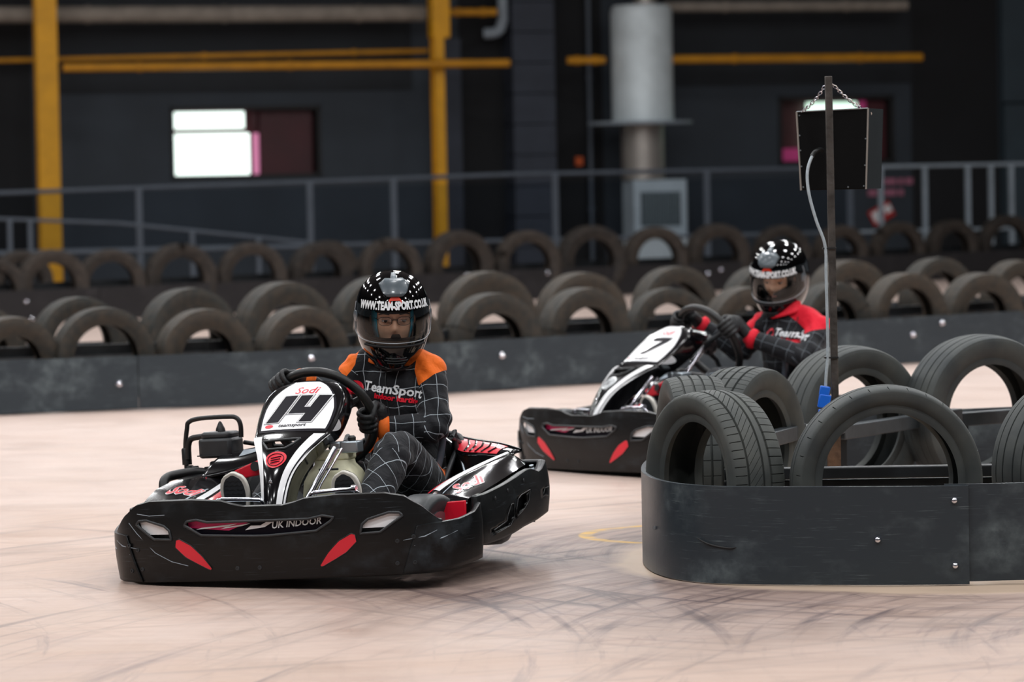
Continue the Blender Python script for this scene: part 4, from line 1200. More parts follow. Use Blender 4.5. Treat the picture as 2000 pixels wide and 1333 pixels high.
    nd('pinstripe', M_PURP, lambda a, b: ((.72 + .2 * a) + .07 * b, .02 + .62 * a), .0026, 40, 2)
    nd('side_flash', M_WHITE, lambda a, b: (1.02 + .22 * b * (1 - abs(2 * a - 1) ** 2), .66 + .08 * a), .002, 8, 4)
    PL = .77
    def plate(a, b, off):
        v_ = .802 + b / PL
        hw = smooth_table(NT, min(.999, v_))[3]
        return nose((a - .004) / hw, min(.999, v_), off)
    def glyph(polys, k):
        for off_, mt, h in (((.0085, M_PURP, .0030), (.0066, M_WHITE, .0036), (.0015, M_PURP, .0044)) if k == '14' else ((0, M_PURP, .004),)):
            for pg in polys:
                pg2 = offset_poly([(((x - .52) * .150 + (y - .5) * .045), (y - .5) * .122) for x, y in pg], off_ * .75)
                v, f = flat_fill(pg2, .03)
                P(MB().add([plate(a, b, h) for a, b in v], f), 'number', mt, nf, smooth=60)
    if number == '14':
        glyph([[(0, 0), (.30, 0), (.30, 1), (0, 1)], [(.40, 1), (.66, 1), (.66, .56), (.82, .56), (.82, 1), (1.10, 1), (1.10, 0), (.82, 0), (.82, .34), (.40, .34)][::-1]], number)
    else:
        glyph([[(.22, .95), (.95, .95), (.95, .75), (.58, .08), (.36, .08), (.70, .77), (.22, .77)][::-1]], number)
    tv, tf = text2d('teamsport', .024, .2, .0004)
    P(MB().add([plate(a, b - .078, .003) for a, b in tv], tf), 'lettering', M_PURP, nf, smooth=0)
    P(MB().add([plate(-.085 + .016 * math.cos(2 * PI * i / 16), -.080 + .009 * math.sin(2 * PI * i / 16), .003) for i in range(16)], [tuple(range(16))]), 'small_roundel', M_RED, nf, smooth=0)
    tv, tf = text2d('Sodi', .048, .3, .0003)
    P(MB().add([plate(a + .012, b + .088, .003) for a, b in tv], tf), 'lettering', M_RED, nf, smooth=0)
    # red roundel with bars under the vent
    def rd(a, b, off): return nose(-.10 + a / .085, .455 + b / .62, off)
    P(MB().add([rd(.040 * math.cos(2 * PI * i / 28), .034 * math.sin(2 * PI * i / 28), .0024) for i in range(28)], [tuple(range(28))]), 'roundel', M_RED if number == '14' else M_TEXT, nf, smooth=0)
    P(MB().add(*vtube([rd(.031 * math.cos(2 * PI * i / 24), .025 * math.sin(2 * PI * i / 24), .0026) for i in range(24)], .0013, 5, closed=True)), 'roundel_ring', M_PURP, nf)
    for z in (-.010, 0, .010):
        P(MB().add(*vtube([rd(-.018, z - .004, .0027), rd(0, z, .0027), rd(.018, z + .003, .0027)], .0016, 5)), 'roundel_bar', M_PURP, nf)
    P(MB().add(*vlathe([(.006, 0), (.006, .003), (.003, .005)], 10, axis_to((0, -1, .4)), nose(-.15, .31, .001))), 'screw', M_CHROME, nf)
    # ---- steering wheel
    RW = .185; tl = R(27)
    def rim(a, r=RW): return C0 + Vector((r * math.cos(a), -r * math.sin(a) * math.sin(tl), r * math.sin(a) * math.cos(tl)))
    sw = P(MB().add(*vtube([rim(2 * PI * i / 64) for i in range(64)], .0165, 14, closed=True)), 'steering_wheel', M_BLACK, smooth=60)
    for a in (R(25), R(155), R(270)):
        P(MB().add(*vtube([rim(a), rim(a, .09), C0 + Vector((0, -.03, -.01)) + (rim(a, .03) - C0)], [.009, .011, .012], 8)), 'spoke', M_DGREY, sw, smooth=60)
    hubm = axis_to((0, math.cos(tl), math.sin(tl)))
    P(MB().add(*vlathe([(.05, -.03), (.052, -.005), (.045, .004)], 24, hubm, C0)), 'hub', M_DGREY, sw, smooth=50)
    P(MB().add(*vtube([C0 + Vector((0, -.03, -.015)), (-.03, .40, .16)], .011, 10)), 'steering_column', M_CHROME, smooth=60)
    # ---- fuel tank with cap unit
    tk = MB()
    prof = [(.06, .96), (.10, 1.0), (.25, 1.0), (.292, .96), (.325, .80), (.348, .62), (.362, .60)]
    v = []; n = 24
    for z, s in prof:
        for i in range(n):
            a = 2 * PI * i / n; cx, sx = math.cos(a), math.sin(a)
            e = .45
            v.append((.065 + .105 * s * math.copysign(abs(cx) ** e, cx), .50 + .085 * s * math.copysign(abs(sx) ** e, sx), z))
    f = [(j * n + i, j * n + (i + 1) % n, (j + 1) * n + (i + 1) % n, (j + 1) * n + i) for j in range(len(prof) - 1) for i in range(n)]
    f += [tuple(range(n - 1, -1, -1)), tuple((len(prof) - 1) * n + i for i in range(n))]
    if number != '14': v = [(a, b, c * .62) for a, b, c in v]
    tk = P(tk.add(v, f), 'fuel_tank', M_CREAM if number == '14' else M_DGREY, smooth=40)
    if number == '14': P(MB().add(*vbox((.065, .50, .378), (.13, .085, .034))), 'tank_neck', M_CREAM, tk, bevel=.008)
    P(MB().add(*vbox((.135, .485, .405), (.065, .06, .04))).add(*vbox((.085, .48, .412), (.04, .05, .024))), 'tank_valve', M_ALU, tk, bevel=.005)
    P(MB().add(*vlathe([(.013, 0), (.014, .012), (.008, .018)], 14, None, (.14, .48, .425))), 'cap', M_BLACK, tk)
    P(MB().add(*vtube([(.04, .415, .335), (.11, .413, .335)], .004, 6)), 'tank_groove', M_DGREY, tk)
    # ---- chrome stay, pedals and foot bars
    P(MB().add(*vtube([(.066, .19, .22), (.080, .20, .256), (.15, .30, .414)], .0095, 12)), 'chrome_stay', M_CHROME, smooth=60)
    P(MB().add(*vtube([(.088, .21, .235), (.112, .25, .30), (.168, .315, .410)], .004, 8)), 'chrome_rod', M_CHROME, smooth=60)
    for pts in ([(-.235, .24, .08), (-.235, .155, .24), (-.225, .145, .258), (-.205, .14, .265), (-.075, .135, .262), (-.055, .135, .250), (-.045, .15, .20)], [(.10, .15, .22), (.115, .14, .268), (.14, .138, .278), (.255, .138, .285), (.275, .14, .278), (.29, .155, .25)]):
        P(MB().add(*vtube(catmull(pts, 5), .0075, 10)), 'pedal_bar', M_CHROME, smooth=60)
    P(MB().add(*vlathe([(.012, -.008), (.012, .008)], 12, axis_to((1, 0, 0)), (.272, .138, .288))), 'pedal_bolt', M_CHROME)
    # ---- engine on the driver's right
    en = P(MB().add(*vlathe([(.085, -.07), (.10, -.05), (.10, .05), (.085, .07)], 24, axis_to((1, 0, 0)), (-.50, .98, .22))).add(*vbox((-.50, .95, .29), (.13, .16, .12))), 'engine_block', M_DGREY, bevel=.008)
    for i in range(6):
        P(MB().add(*vbox((-.50, .855, .24 + i * .018), (.14, .03, .006))), 'cooling_fin', M_BLACK, en)
    ab = [(-.588, .845), (-.47, .845), (-.463, .86), (-.463, .95), (-.475, .965), (-.583, .965), (-.595, .95), (-.595, .86)]
    fl = P(MB().add(*vprism(ab, .362, .432, lambda a, b, d: Vector((a, b, d)))), 'air_filter_box', M_DGREY, bevel=.01)
    P(MB().add(*vprism([((a + .529) * .86 - .529, (b - .905) * .86 + .905) for a, b in ab], .43, .453, lambda a, b, d: Vector((a, b, d)))), 'box_lid', M_DGREY, fl, bevel=.008)
    P(MB().add(*vlathe([(.018, 0), (.016, .012), (.006, .034), (.002, .038)], 14, None, (-.525, .90, .452))), 'wing_nut', M_BLACK, fl)
    P(MB().add(*vbox((-.55, .868, .4545), (.05, .012, .002))), 'label_strip', M_TEXT, fl)
    P(MB().add(*vbox((-.528, .844, .372), (.135, .008, .004))), 'lid_seam', M_DGREY, fl)
    P(MB().add(*vtube(catmull([(-.665, .90, .30), (-.665, .90, .40), (-.655, .90, .465), (-.645, .90, .492), (-.60, .90, .503), (-.50, .90, .505), (-.462, .90, .500), (-.447, .90, .475), (-.447, .90, .43)], 6), .0085, 10)), 'engine_guard', M_BLACK, smooth=60)
    P(MB().add(*vtube(catmull([(-.652, .89, .36), (-.648, .89, .41), (-.635, .89, .432), (-.60, .89, .438), (-.575, .89, .438)], 6), .011, 10)), 'guard_branch', M_BLACK, smooth=60)
    P(MB().add(*vlathe([(.0175, 0), (.0175, .055), (.014, .06)], 14, None, (-.662, .90, .34))), 'rubber_collar', M_BLACK, smooth=40)
    P(MB().add(*vlathe([(.02, 0), (.022, .02), (.014, .045)], 14, None, (-.655, .90, .292))).add(*vlathe([(.02, 0), (.022, .02), (.014, .04)], 14, None, (-.63, .89, .295))), 'guard_clamp', M_BLACK, smooth=40)
    P(MB().add(*vtube(catmull([(-.66, .68, .27), (-.665, .70, .298), (-.655, .74, .312), (-.60, .80, .318), (-.56, .84, .31), (-.52, .9, .28)], 6), .017, 12)), 'side_tube', M_BLACK, smooth=60)
    def chain_guard(u, w_, off=0.0):
        a = Vector((-.548, .745, .296)); b = Vector((-.30, .79, .356))
        c = a.lerp(b, u) + Vector((0, 0, -.006 * math.sin(PI * u)))
        return c + (Vector((.055, .12, .087)) * (1 - u) + Vector((-.02, .11, .055)) * u) * w_ + Vector((-.1, -.7, .7)).normalized() * off
    v, f = vgrid(18, 8, lambda a, b: chain_guard(a, b, .012 * math.sin(PI * b)))
    cgd = P(MB().add(v, f), 'engine_cover', M_GLOSS, solid=.01, smooth=60)
    v, f = vgrid(8, 4, lambda a, b: chain_guard(.45 + .45 * a, .55 + (.3) * b * (1 - .6 * a), .014)); P(MB().add(v, f), 'white_flash', M_GREYP, cgd, smooth=60)
    v, f = vgrid(8, 8, lambda a, b: Vector((-.400 + .12 * a, .715 + .03 * a, .290 + .062 * b * (.55 + .45 * a) + .02 * a))); P(MB().add(v, f), 'red_cover', M_RED, cgd, smooth=60, solid=.006)
    P(MB().add(*vlathe([(.017, 0), (.017, .006)], 14, axis_to((0, -1, .2)), (-.325, .725, .335))), 'cover_hole', M_FRAME, cgd)
    P(MB().add(*vtube([(-.45, .93, .41), (-.36, .92, .395), (-.22, .93, .385)], .008, 8)), 'fuel_hose', M_BLACK, smooth=60)
    tv, tf = text2d('114', .032, .3, .001)
    P(MB().add([Vector((-.545 + a, .735, .290 + b)) for a, b in tv], tf), 'lettering', M_RED, cgd, smooth=0)
    return K
K1_MAT = Matrix.Translation((-0.8199, 12.4543, 0.025)) @ Matrix.Rotation(R(-19), 4, 'Z') @ Matrix.Rotation(R(-2.5), 4, 'Y')
K2_MAT = Matrix.Translation((0.305, 16.97, 0.012)) @ Matrix.Rotation(R(-52), 4, 'Z') @ Matrix.Rotation(R(-1.0), 4, 'Y')
def set_xf(o, M): o.location = M.to_translation(); o.rotation_euler = M.to_euler()
C1 = Vector((-.077, .77, .493)); C2 = Vector((.0, .77, .545))
kart1 = build_kart('14', 'black go-kart with white number 14 plate, leading and nearest the camera', C1); set_xf(kart1, K1_MAT)
kart2 = build_kart('7', 'black go-kart with white number 7 plate, following behind the tyre island', C2); set_xf(kart2, K2_MAT)
# ------------------------------------------------------------------ drivers
def remeshed(mb, voxel, smooth_it=4, fac=.5):
    me = bpy.data.meshes.new('tmp'); me.from_pydata(mb.v, [], mb.f); me.update()
    o = bpy.data.objects.new('tmp', me); COL.objects.link(o)
    md = o.modifiers.new('r', 'REMESH'); md.mode = 'VOXEL'; md.voxel_size = voxel
    ms = o.modifiers.new('s', 'SMOOTH'); ms.factor = fac; ms.iterations = smooth_it
    out = bpy.data.meshes.new_from_object(o.evaluated_get(bpy.context.evaluated_depsgraph_get()))
    bpy.data.objects.remove(o); bpy.data.meshes.remove(me)
    return out
def ball(mb, c, r, n=14):
    v, f = vlathe([(max(.0005, r * math.sin(PI * i / 10)), -r * math.cos(PI * i / 10)) for i in range(11)], n, None, c); mb.add(v, f)
def limb(mb, pts, n=16, sub=5):
    P = catmull([p for p, r in pts], sub); rr = []
    for i in range(len(P)):
        k = i / sub; a = int(min(k, len(pts) - 2)); t = k - a
        rr.append(pts[a][1] * (1 - t) + pts[a + 1][1] * t)
    mb.add(*vtube(P, rr, n)); ball(mb, P[0], rr[0] * .995); ball(mb, P[-1], rr[-1] * .995)

HROW = [(.150, .004, .004, .004), (.147, .030, .032, .034), (.138, .055, .060, .064), (.122, .080, .088, .094), (.10, .100, .109, .117), (.07, .114, .128, .136), (.035, .1215, .141, .148), (0, .124, .148, .151), (-.04, .1225, .152, .147), (-.07, .118, .156, .138), (-.095, .110, .158, .125), (-.12, .098, .155, .110), (-.142, .083, .146, .10), (-.158, .071, .134, .09), (-.166, .064, .122, .085), (-.168, .060, .114, .08)]
HZ = HROW[::-1]
def hshell(phi, z, off=0.0):
    """phi 0 = straight ahead (-y), positive towards +x"""
    a, bf, bb = smooth_table(HZ, z)
    c = math.cos(phi); s = math.sin(phi)
    b = bf if c > 0 else bb
    p = Vector((a * s, -b * c, z))
    if off:
        e = 1e-3
        def q(f_, z_):
            a_, f2, b2 = smooth_table(HZ, z_); cc = math.cos(f_)
            return Vector((a_ * math.sin(f_), -(f2 if cc > 0 else b2) * cc, z_))
        n = (q(phi + e, z) - q(phi - e, z)).cross(q(phi, z + e) - q(phi, z - e))
        if n.length > 1e-12: p = p + n.normalized() * off
    return p
def hx(x, z, off=0.0):
    a = smooth_table(HZ, z)[0]
    return hshell(math.asin(max(-1, min(1, x / a))), z, off)

def build_helmet(parent, M, text):
    def P(mb, name, mt, par, **kw): return mb.build(name, mt, par, **kw)
    nphi = 150
    zs = [.150, .1485, .146, .142, .138, .132, .125, .117, .109, .10] + [.10 - .0062 * i for i in range(1, 43)] + [-.163, -.166, -.168]
    v = [hshell(2 * PI * i / nphi, z) for z in zs for i in range(nphi)]
    f = []
    def in_port(phi, z): return (abs(phi) / R(63)) ** 3.4 + (abs(z + .004) / .054) ** 3.4 < 1
    for j in range(len(zs) - 1):
        for i in range(nphi):
            ph = 2 * PI * (i + .5) / nphi; ph = ph - 2 * PI if ph > PI else ph
            if in_port(ph, (zs[j] + zs[j + 1]) / 2): continue
            f.append((j * nphi + i, (j + 1) * nphi + i, (j + 1) * nphi + (i + 1) % nphi, j * nphi + (i + 1) % nphi))
    f.append(tuple(i for i in range(nphi)))
    h = P(MB().add(v, f), 'helmet', M_HELM, parent, smooth=60, solid=.012)
    h.matrix_local = M
    loop = []
    for i in range(80):
        t = 2 * PI * i / 80; c, s = math.cos(t), math.sin(t)
        loop.append(hshell(R(63) * math.copysign(abs(c) ** (2 / 3.4), c), -.004 + .054 * math.copysign(abs(s) ** (2 / 3.4), s), -.001))
    P(MB().add(*vtube(loop, .0055, 8, closed=True)), 'port_gasket', M_HPAD, h, smooth=70)
    def vis(a, b, off):
        u = 2 * a - 1; w = 2 * b - 1
        ph = R(82) * u; hz = .070 * (1 - .30 * abs(u) ** 5)
        return hshell(ph, .0 + .004 * abs(u) + hz * w, off - .0025)
    vv, ff = vgrid(48, 22, lambda a, b: vis(a, b, .007)); P(MB().add(vv, ff), 'visor', M_VISOR, h, smooth=80)
    edge = [vis(0, 1 - j / 16, .007) for j in range(16)] + [vis(i / 40, 0, .007) for i in range(41)] + [vis(1, j / 16, .007) for j in range(1, 17)]
    P(MB().add(*vtube(edge, .0016, 6)), 'visor_edge', mat('visor_rim', '#9aa0a6', .2) if 'visor_rim' not in bpy.data.materials else bpy.data.materials['visor_rim'], h, smooth=70)
    vv, ff = vgrid(44, 4, lambda a, b: hshell(R(72) * (2 * a - 1), .036 + .032 * b, .0062)); P(MB().add(vv, ff), 'sun_strip', M_HELM, h, smooth=80)
    P(MB().add([hx(.021 * math.cos(2 * PI * i / 24), .062 + .019 * math.sin(2 * PI * i / 24), .0068) for i in range(24)] , [tuple(range(24))]), 'roundel', mat('orange_red_vinyl', '#f03c1c', .35) if 'orange_red_vinyl' not in bpy.data.materials else bpy.data.materials['orange_red_vinyl'], h, smooth=0)
    tv, tf = text2d(text, .034, 0, .0019)
    wid = max(a for a, b in tv) - min(a for a, b in tv)
    k = .292 / wid
    P(MB().add([hshell(a * k / .136, .0505 + b * 1.0, .0078) for a, b in tv], tf), 'lettering', M_TEXT, h, smooth=0)
    for sg in (1, -1):
        P(MB().add(*vlathe([(.019, 0), (.018, .003), (.010, .0045), (.002, .0045)], 20, axis_to((sg, -.25, 0)), hshell(sg * R(78), .006, .003))), 'visor_pivot', M_HGREY, h, smooth=40)
    # top vent
    pg = [(-.045, .112), (-.026, .126), (.026, .126), (.045, .112), (.036, .088), (.022, .077), (-.022, .077), (-.036, .088)]
    v, f = flat_fill(pg, .012); b_ = MB().add([hx(a, b, .009) for a, b in v], f)
    P(b_, 'top_vent', M_HGREY, h, smooth=50, solid=.008)
    tab = [(-.012, .122), (.012, .122), (.006, .141), (-.006, .141)]
    v, f = flat_fill(tab, .01); P(MB().add([hx(a, b, .013) for a, b in v], f), 'vent_tab', M_HGREY, h, smooth=50, solid=.012)
    P(MB().add(*vprism([(-.012, .108), (.012, .108), (.012, .118), (-.012, .118)], .010, .014, lambda a, b, d: hx(a, b, d))), 'vent_slider', M_DGREY, h)
    P(MB().add(*vtube([hx(a, b, .0095) for a, b in ((-.026, .100), (-.014, .098), (-.008, .086), (.008, .086), (.014, .098), (.026, .100))], .0016, 6)), 'vent_slot', M_BLACK, h)
    # chin bar: mouth vent and lower trim
    P(MB().add(*vtube([hshell(R(a), -.076 - .006 * math.cos(R(a)), .003) for a in range(-56, 57, 5)], .0045, 8)), 'chin_ridge', M_HPAD, h, smooth=70)
    for z, w_ in ((-.118, 20), (-.127, 24), (-.136, 20)):
        P(MB().add(*vtube([hshell(R(a), z - .003 * math.cos(R(a * 3)), .001) for a in range(-w_, w_ + 1, 4)], .0022, 6)), 'chin_vent', M_DGREY, h, smooth=70)
    P(MB().add(*vtube([hshell(R(a), -.165, -.004) for a in range(0, 360, 8)], .008, 8, closed=True)), 'neck_roll', M_HPAD, h, smooth=70)
    P(MB().add(*vprism([(-.026, -.066), (.026, -.066), (.014, -.040), (-.014, -.040)], -.012, -.006, lambda a, b, d: hx(a, b, d))), 'nose_deflector', M_HPAD, h, bevel=.003)
    return h

def build_head(parent, M, glasses, liner):
    def face(phi, th):
        """phi around, th from chin up: an egg with brow, nose, cheeks and chin"""
        x = .072 * math.sin(phi) * math.cos(th); y = -.092 * math.cos(phi) * math.cos(th); z = .118 * math.sin(th) - .01
        front = max(0, math.cos(phi))
        def g(cx, cz, sx, sz): return math.exp(-((x - cx) / sx) ** 2 - ((z - cz) / sz) ** 2) * front
        d = .020 * g(0, -.040, .012, .014) + .012 * g(0, -.018, .008, .022) + .006 * g(0, .012, .05, .010) - .010 * g(.032, -.008, .016, .011) - .010 * g(-.032, -.008, .016, .011) + .005 * g(.04, -.04, .02, .02) + .005 * g(-.04, -.04, .02, .02) + .006 * g(0, -.078, .022, .007) + .008 * g(0, -.105, .025, .014)
        return Vector((x, y - d, z))
    v, f = vgrid(72, 56, lambda a, b: face(2 * PI * a, -PI / 2 * .98 + PI * .98 * b), closeu=True)
    hd = MB().add(v, f).build('head', M_SKIN, parent, smooth=180); hd.matrix_local = M
    for sg in (1, -1):
        ey = MB(); ball(ey, (sg * .032, -.0735, -.0095), .0115, 18); e = ey.build('eye', M_EYEW, hd, smooth=180)
        MB().add(*vlathe([(.0056, 0), (.0045, .0012), (.001, .0018)], 14, axis_to((0, -1, -.25)), (sg * .032 + .001, -.0845, -.0125))).build('iris', M_IRIS, hd, smooth=180)
        ec = Vector((sg * .032, -.0735, -.0095)); er = .0126
        for e0, e1 in ((6, 85), (-85, -20)):
            vv, ff = vgrid(17, 9, lambda a, b: ec + er * Vector((math.sin(R(-85 + 170 * a)) * math.cos(R(e0 + (e1 - e0) * b)), -math.cos(R(-85 + 170 * a)) * math.cos(R(e0 + (e1 - e0) * b)), math.sin(R((e0 + (e1 - e0) * b) * (1 if (e0 > 0) else 1))) )))
            MB().add(vv, ff).build('eyelid', M_SKIN, hd, smooth=180)
        MB().add(*vtube([ec + (er + .0004) * Vector((math.sin(R(q)) * math.cos(R(6)), -math.cos(R(q)) * math.cos(R(6)), math.sin(R(6)))) for q in range(-70, 71, 10)], .0009, 5)).build('eyelash', M_BROW, hd)
        MB().add(*vtube(catmull([(sg * .054, -.074, .010), (sg * .038, -.089, .017), (sg * .018, -.094, .013)], 5), [.0015, .002, .0025, .003, .0034, .0036, .0038, .0038, .0036, .003, .002], 8)).build('eyebrow', M_BROW, hd, smooth=70)
        e_ = MB(); v_, f_ = vlathe([(.001, -.006), (.014, -.005), (.017, 0), (.014, .005), (.001, .006)], 14, axis_to((1, .3, 0)), (sg * .073, .005, -.02)); e_.add(v_, f_).build('ear', M_SKIN, hd, smooth=70)
    MB().add(*vtube(catmull([(-.024, -.086, -.077), (-.010, -.0955, -.074), (0, -.0965, -.076), (.010, -.0955, -.074), (.024, -.086, -.077)], 4), .0042, 8)).build('lips', mat('lip_skin', '#b9695c', .45) if 'lip_skin' not in bpy.data.materials else bpy.data.materials['lip_skin'], hd, smooth=70)
    # knitted liner: hood open at the face
    def hood(a, b):
        ph = R(56 - 4 * math.sin(PI * b)) + (2 * PI - 2 * R(56 - 4 * math.sin(PI * b))) * a; th = -PI / 2 * .8 + PI * .85 * b
        q = face(ph, th); return q * 1.05
    v, f = vgrid(48, 24, hood); MB().add(v, f).build('balaclava', liner, hd, smooth=180)
    v, f = vgrid(30, 6, lambda a, b: face(R(-60 + 120 * a), R(12 + 40 * b)) * 1.055); MB().add(v, f).build('liner_band', M_BROW, hd, smooth=180)
    if glasses:
        for sg in (1, -1):
            lp = [(sg * .033 + .023 * math.copysign(abs(math.cos(t)) ** .7, math.cos(t)), -.101 + .012 * abs(math.cos(t)) * (1 if math.cos(t) * sg > 0 else 0), -.010 + .015 * math.copysign(abs(math.sin(t)) ** .7, math.sin(t))) for t in [2 * PI * k / 24 for k in range(24)]]
            MB().add(*vtube(lp, .0010, 6, closed=True)).build('glasses_rim', M_BLACK, hd, smooth=70)
            MB().add([p for p in lp], [tuple(range(24))]).build('lens', M_LENS, hd, smooth=0)
            MB().add(*vtube([(sg * .056, -.088, -.006), (sg * .072, -.02, -.006)], .0014, 6)).build('glasses_arm', M_BLACK, hd)
        MB().add(*vtube([(-.011, -.103, -.006), (0, -.106, -.004), (.011, -.103, -.006)], .0013, 6)).build('glasses_bridge', M_BLACK, hd)
    return hd

def build_glove(parent, grip, tangent, wrist, side, cuff_mat, s=1.0):
    """hand closed round a bar: grip point on the bar axis, bar direction, wrist position; side +1 puts the thumb at +tangent"""
    X = Vector(tangent).normalized(); Yv = (Vector(grip) - Vector(wrist)); Yv = (Yv - X * Yv.dot(X)).normalized(); Z = X.cross(Yv)
    if Z.z < 0: X = -X; Z = X.cross(Yv); side = -side
    B = Matrix((X, Yv, Z)).transposed()
    mb = MB()
    def tp(p): return Vector(grip) + B @ (Vector(p) * s)
    m_ = MB()
    pv, pf = vlathe([(.001, -.046), (.020, -.044), (.036, -.032), (.0415, -.010), (.043, .012), (.040, .030), (.028, .040), (.001, .042)], 20, None)
    m_.add([(p[0], -.046 + p[2] * .95, .012 + p[1] * .40 + p[2] * .18) for p in pv], pf)
    lens = (1.0, 1.08, 1.04, .86)
    for i in range(4):
        x = side * (.031 - .0205 * i); L_ = lens[i]
        pts = [(x * .95, -.026, .017), (x, -.004, .0285), (x * 1.02, .017 * L_, .027), (x * 1.02, .0295 * L_, .009), (x * 1.0, .0275 * L_, -.011), (x * .98, .013, -.0265 * L_), (x * .97, -.002, -.027 * L_)]
        P = catmull(pts, 4); n = len(P); rr = [(.0108 - .0030 * k / (n - 1)) * (.92 if i == 3 else 1) for k in range(n)]
        m_.add(*vtube(P, rr, 10)); ball(m_, P[-1], rr[-1], 10)
        ball(m_, (x, -.006, .0275), .0118, 10)
    tpts = [(side * .026, -.060, .006), (side * .046, -.040, -.006), (side * .048, -.016, -.018), (side * .036, .004, -.026), (side * .022, .016, -.027)]
    P = catmull(tpts, 4); n = len(P); rr = [.015 - .0058 * k / (n - 1) for k in range(n)]
    m_.add(*vtube(P, rr, 10)); ball(m_, P[-1], rr[-1], 10); ball(m_, P[0], rr[0], 10)
    wl = [tp((0, -.085, .0))]
    m_.v = [tuple(tp(p)) for p in m_.v]
    limb(m_, [(tp((0, -.070, .004)), .029 * s), (Vector(wrist), .031 * s)])
    me = remeshed(m_, .0032, 5, .5); me.materials.append(M_GLOVE); me.shade_smooth()
    g = link('glove', me, parent)
    for i in range(4):
        x = side * (.031 - .0205 * i)
        MB().add(*vtube(catmull([tp((x, -.03, .030)), tp((x, -.012, .0375)), tp((x, .004, .040))], 4), .0011, 5)).build('knuckle_seam', M_BLACK, g)
    return g

def build_shoe(parent, toe, heel, out, x_axis):
    """sole in the plane heel-toe, facing 'out'"""
    toe = Vector(toe); heel = Vector(heel); Yv = (toe - heel); L_ = Yv.length; Yv = Yv.normalized()
    Xv = (Vector(x_axis) - Yv * Vector(x_axis).dot(Yv)).normalized(); N = Xv.cross(Yv)
    if N.dot(Vector(out)) < 0: N = -N
    def tp(a, b, c): return heel + Xv * a + Yv * b + N * c
    tab = [(0, .012), (.02, .028), (.06, .034), (.12, .031), (.17, .040), (.21, .0445), (.25, .037), (.270, .021), (.277, .005)]
    k = L_ / .277
    left = [(-smooth_table(tab, t)[0] * 1.1, t * k) for t in [.277 * i / 22 for i in range(23)]]
    right = [(-a, b) for a, b in left][::-1]
    outl = left + right
    up = MB()
    v = []; f = []; n = len(outl)
    lay = [(0, 1.0), (-.02, .98), (-.045, .90), (-.07, .72), (-.085, .45)]
    for c, s in lay:
        for a, b in outl:
            hgt = 1.0 if b < .13 else max(.35, 1 - (b - .13) / .17)
            v.append(tp(a * s, .5 * L_ + (b - .5 * L_) * (.98 * s + .02) - (.02 if c < -.06 else 0), c * hgt))
    for j in range(len(lay) - 1):
        for i in range(n): f.append((j * n + i, j * n + (i + 1) % n, (j + 1) * n + (i + 1) % n, (j + 1) * n + i))
    f.append(tuple((len(lay) - 1) * n + i for i in range(n))); f.append(tuple(range(n)))
    sh = MB().add(v, f).build('shoe', M_BLACK, parent, smooth=60)
    MB().add(*vprism(outl, 0, .016, lambda a, b, d: tp(a * 1.06, b, d))).build('sole', M_SOLE, sh, smooth=50, bevel=.003)
    inn = [(a * .80, .5 * L_ + (b - .5 * L_) * .93) for a, b in outl]
    MB().add(*vprism(inn, .014, .0175, lambda a, b, d: tp(a, b, d))).build('tread', M_TREAD, sh, smooth=50)
    r_ = 0
    for i in range(17):
        b0 = .022 * k + i * .0148 * k
        if b0 > L_ - .02: break
        hw = smooth_table(tab, b0 / k)[0] * .74
        m = max(3, int(hw * 2 / .0085)); pts = []
        for q in range(m + 1):
            a = -hw + 2 * hw * q / m; pts.append(tp(a, b0 + (.005 if q % 2 else 0), .0182))
        MB().add(*vtube(pts, .0013, 4)).build('tread_groove', M_FRAME, sh)
    return sh

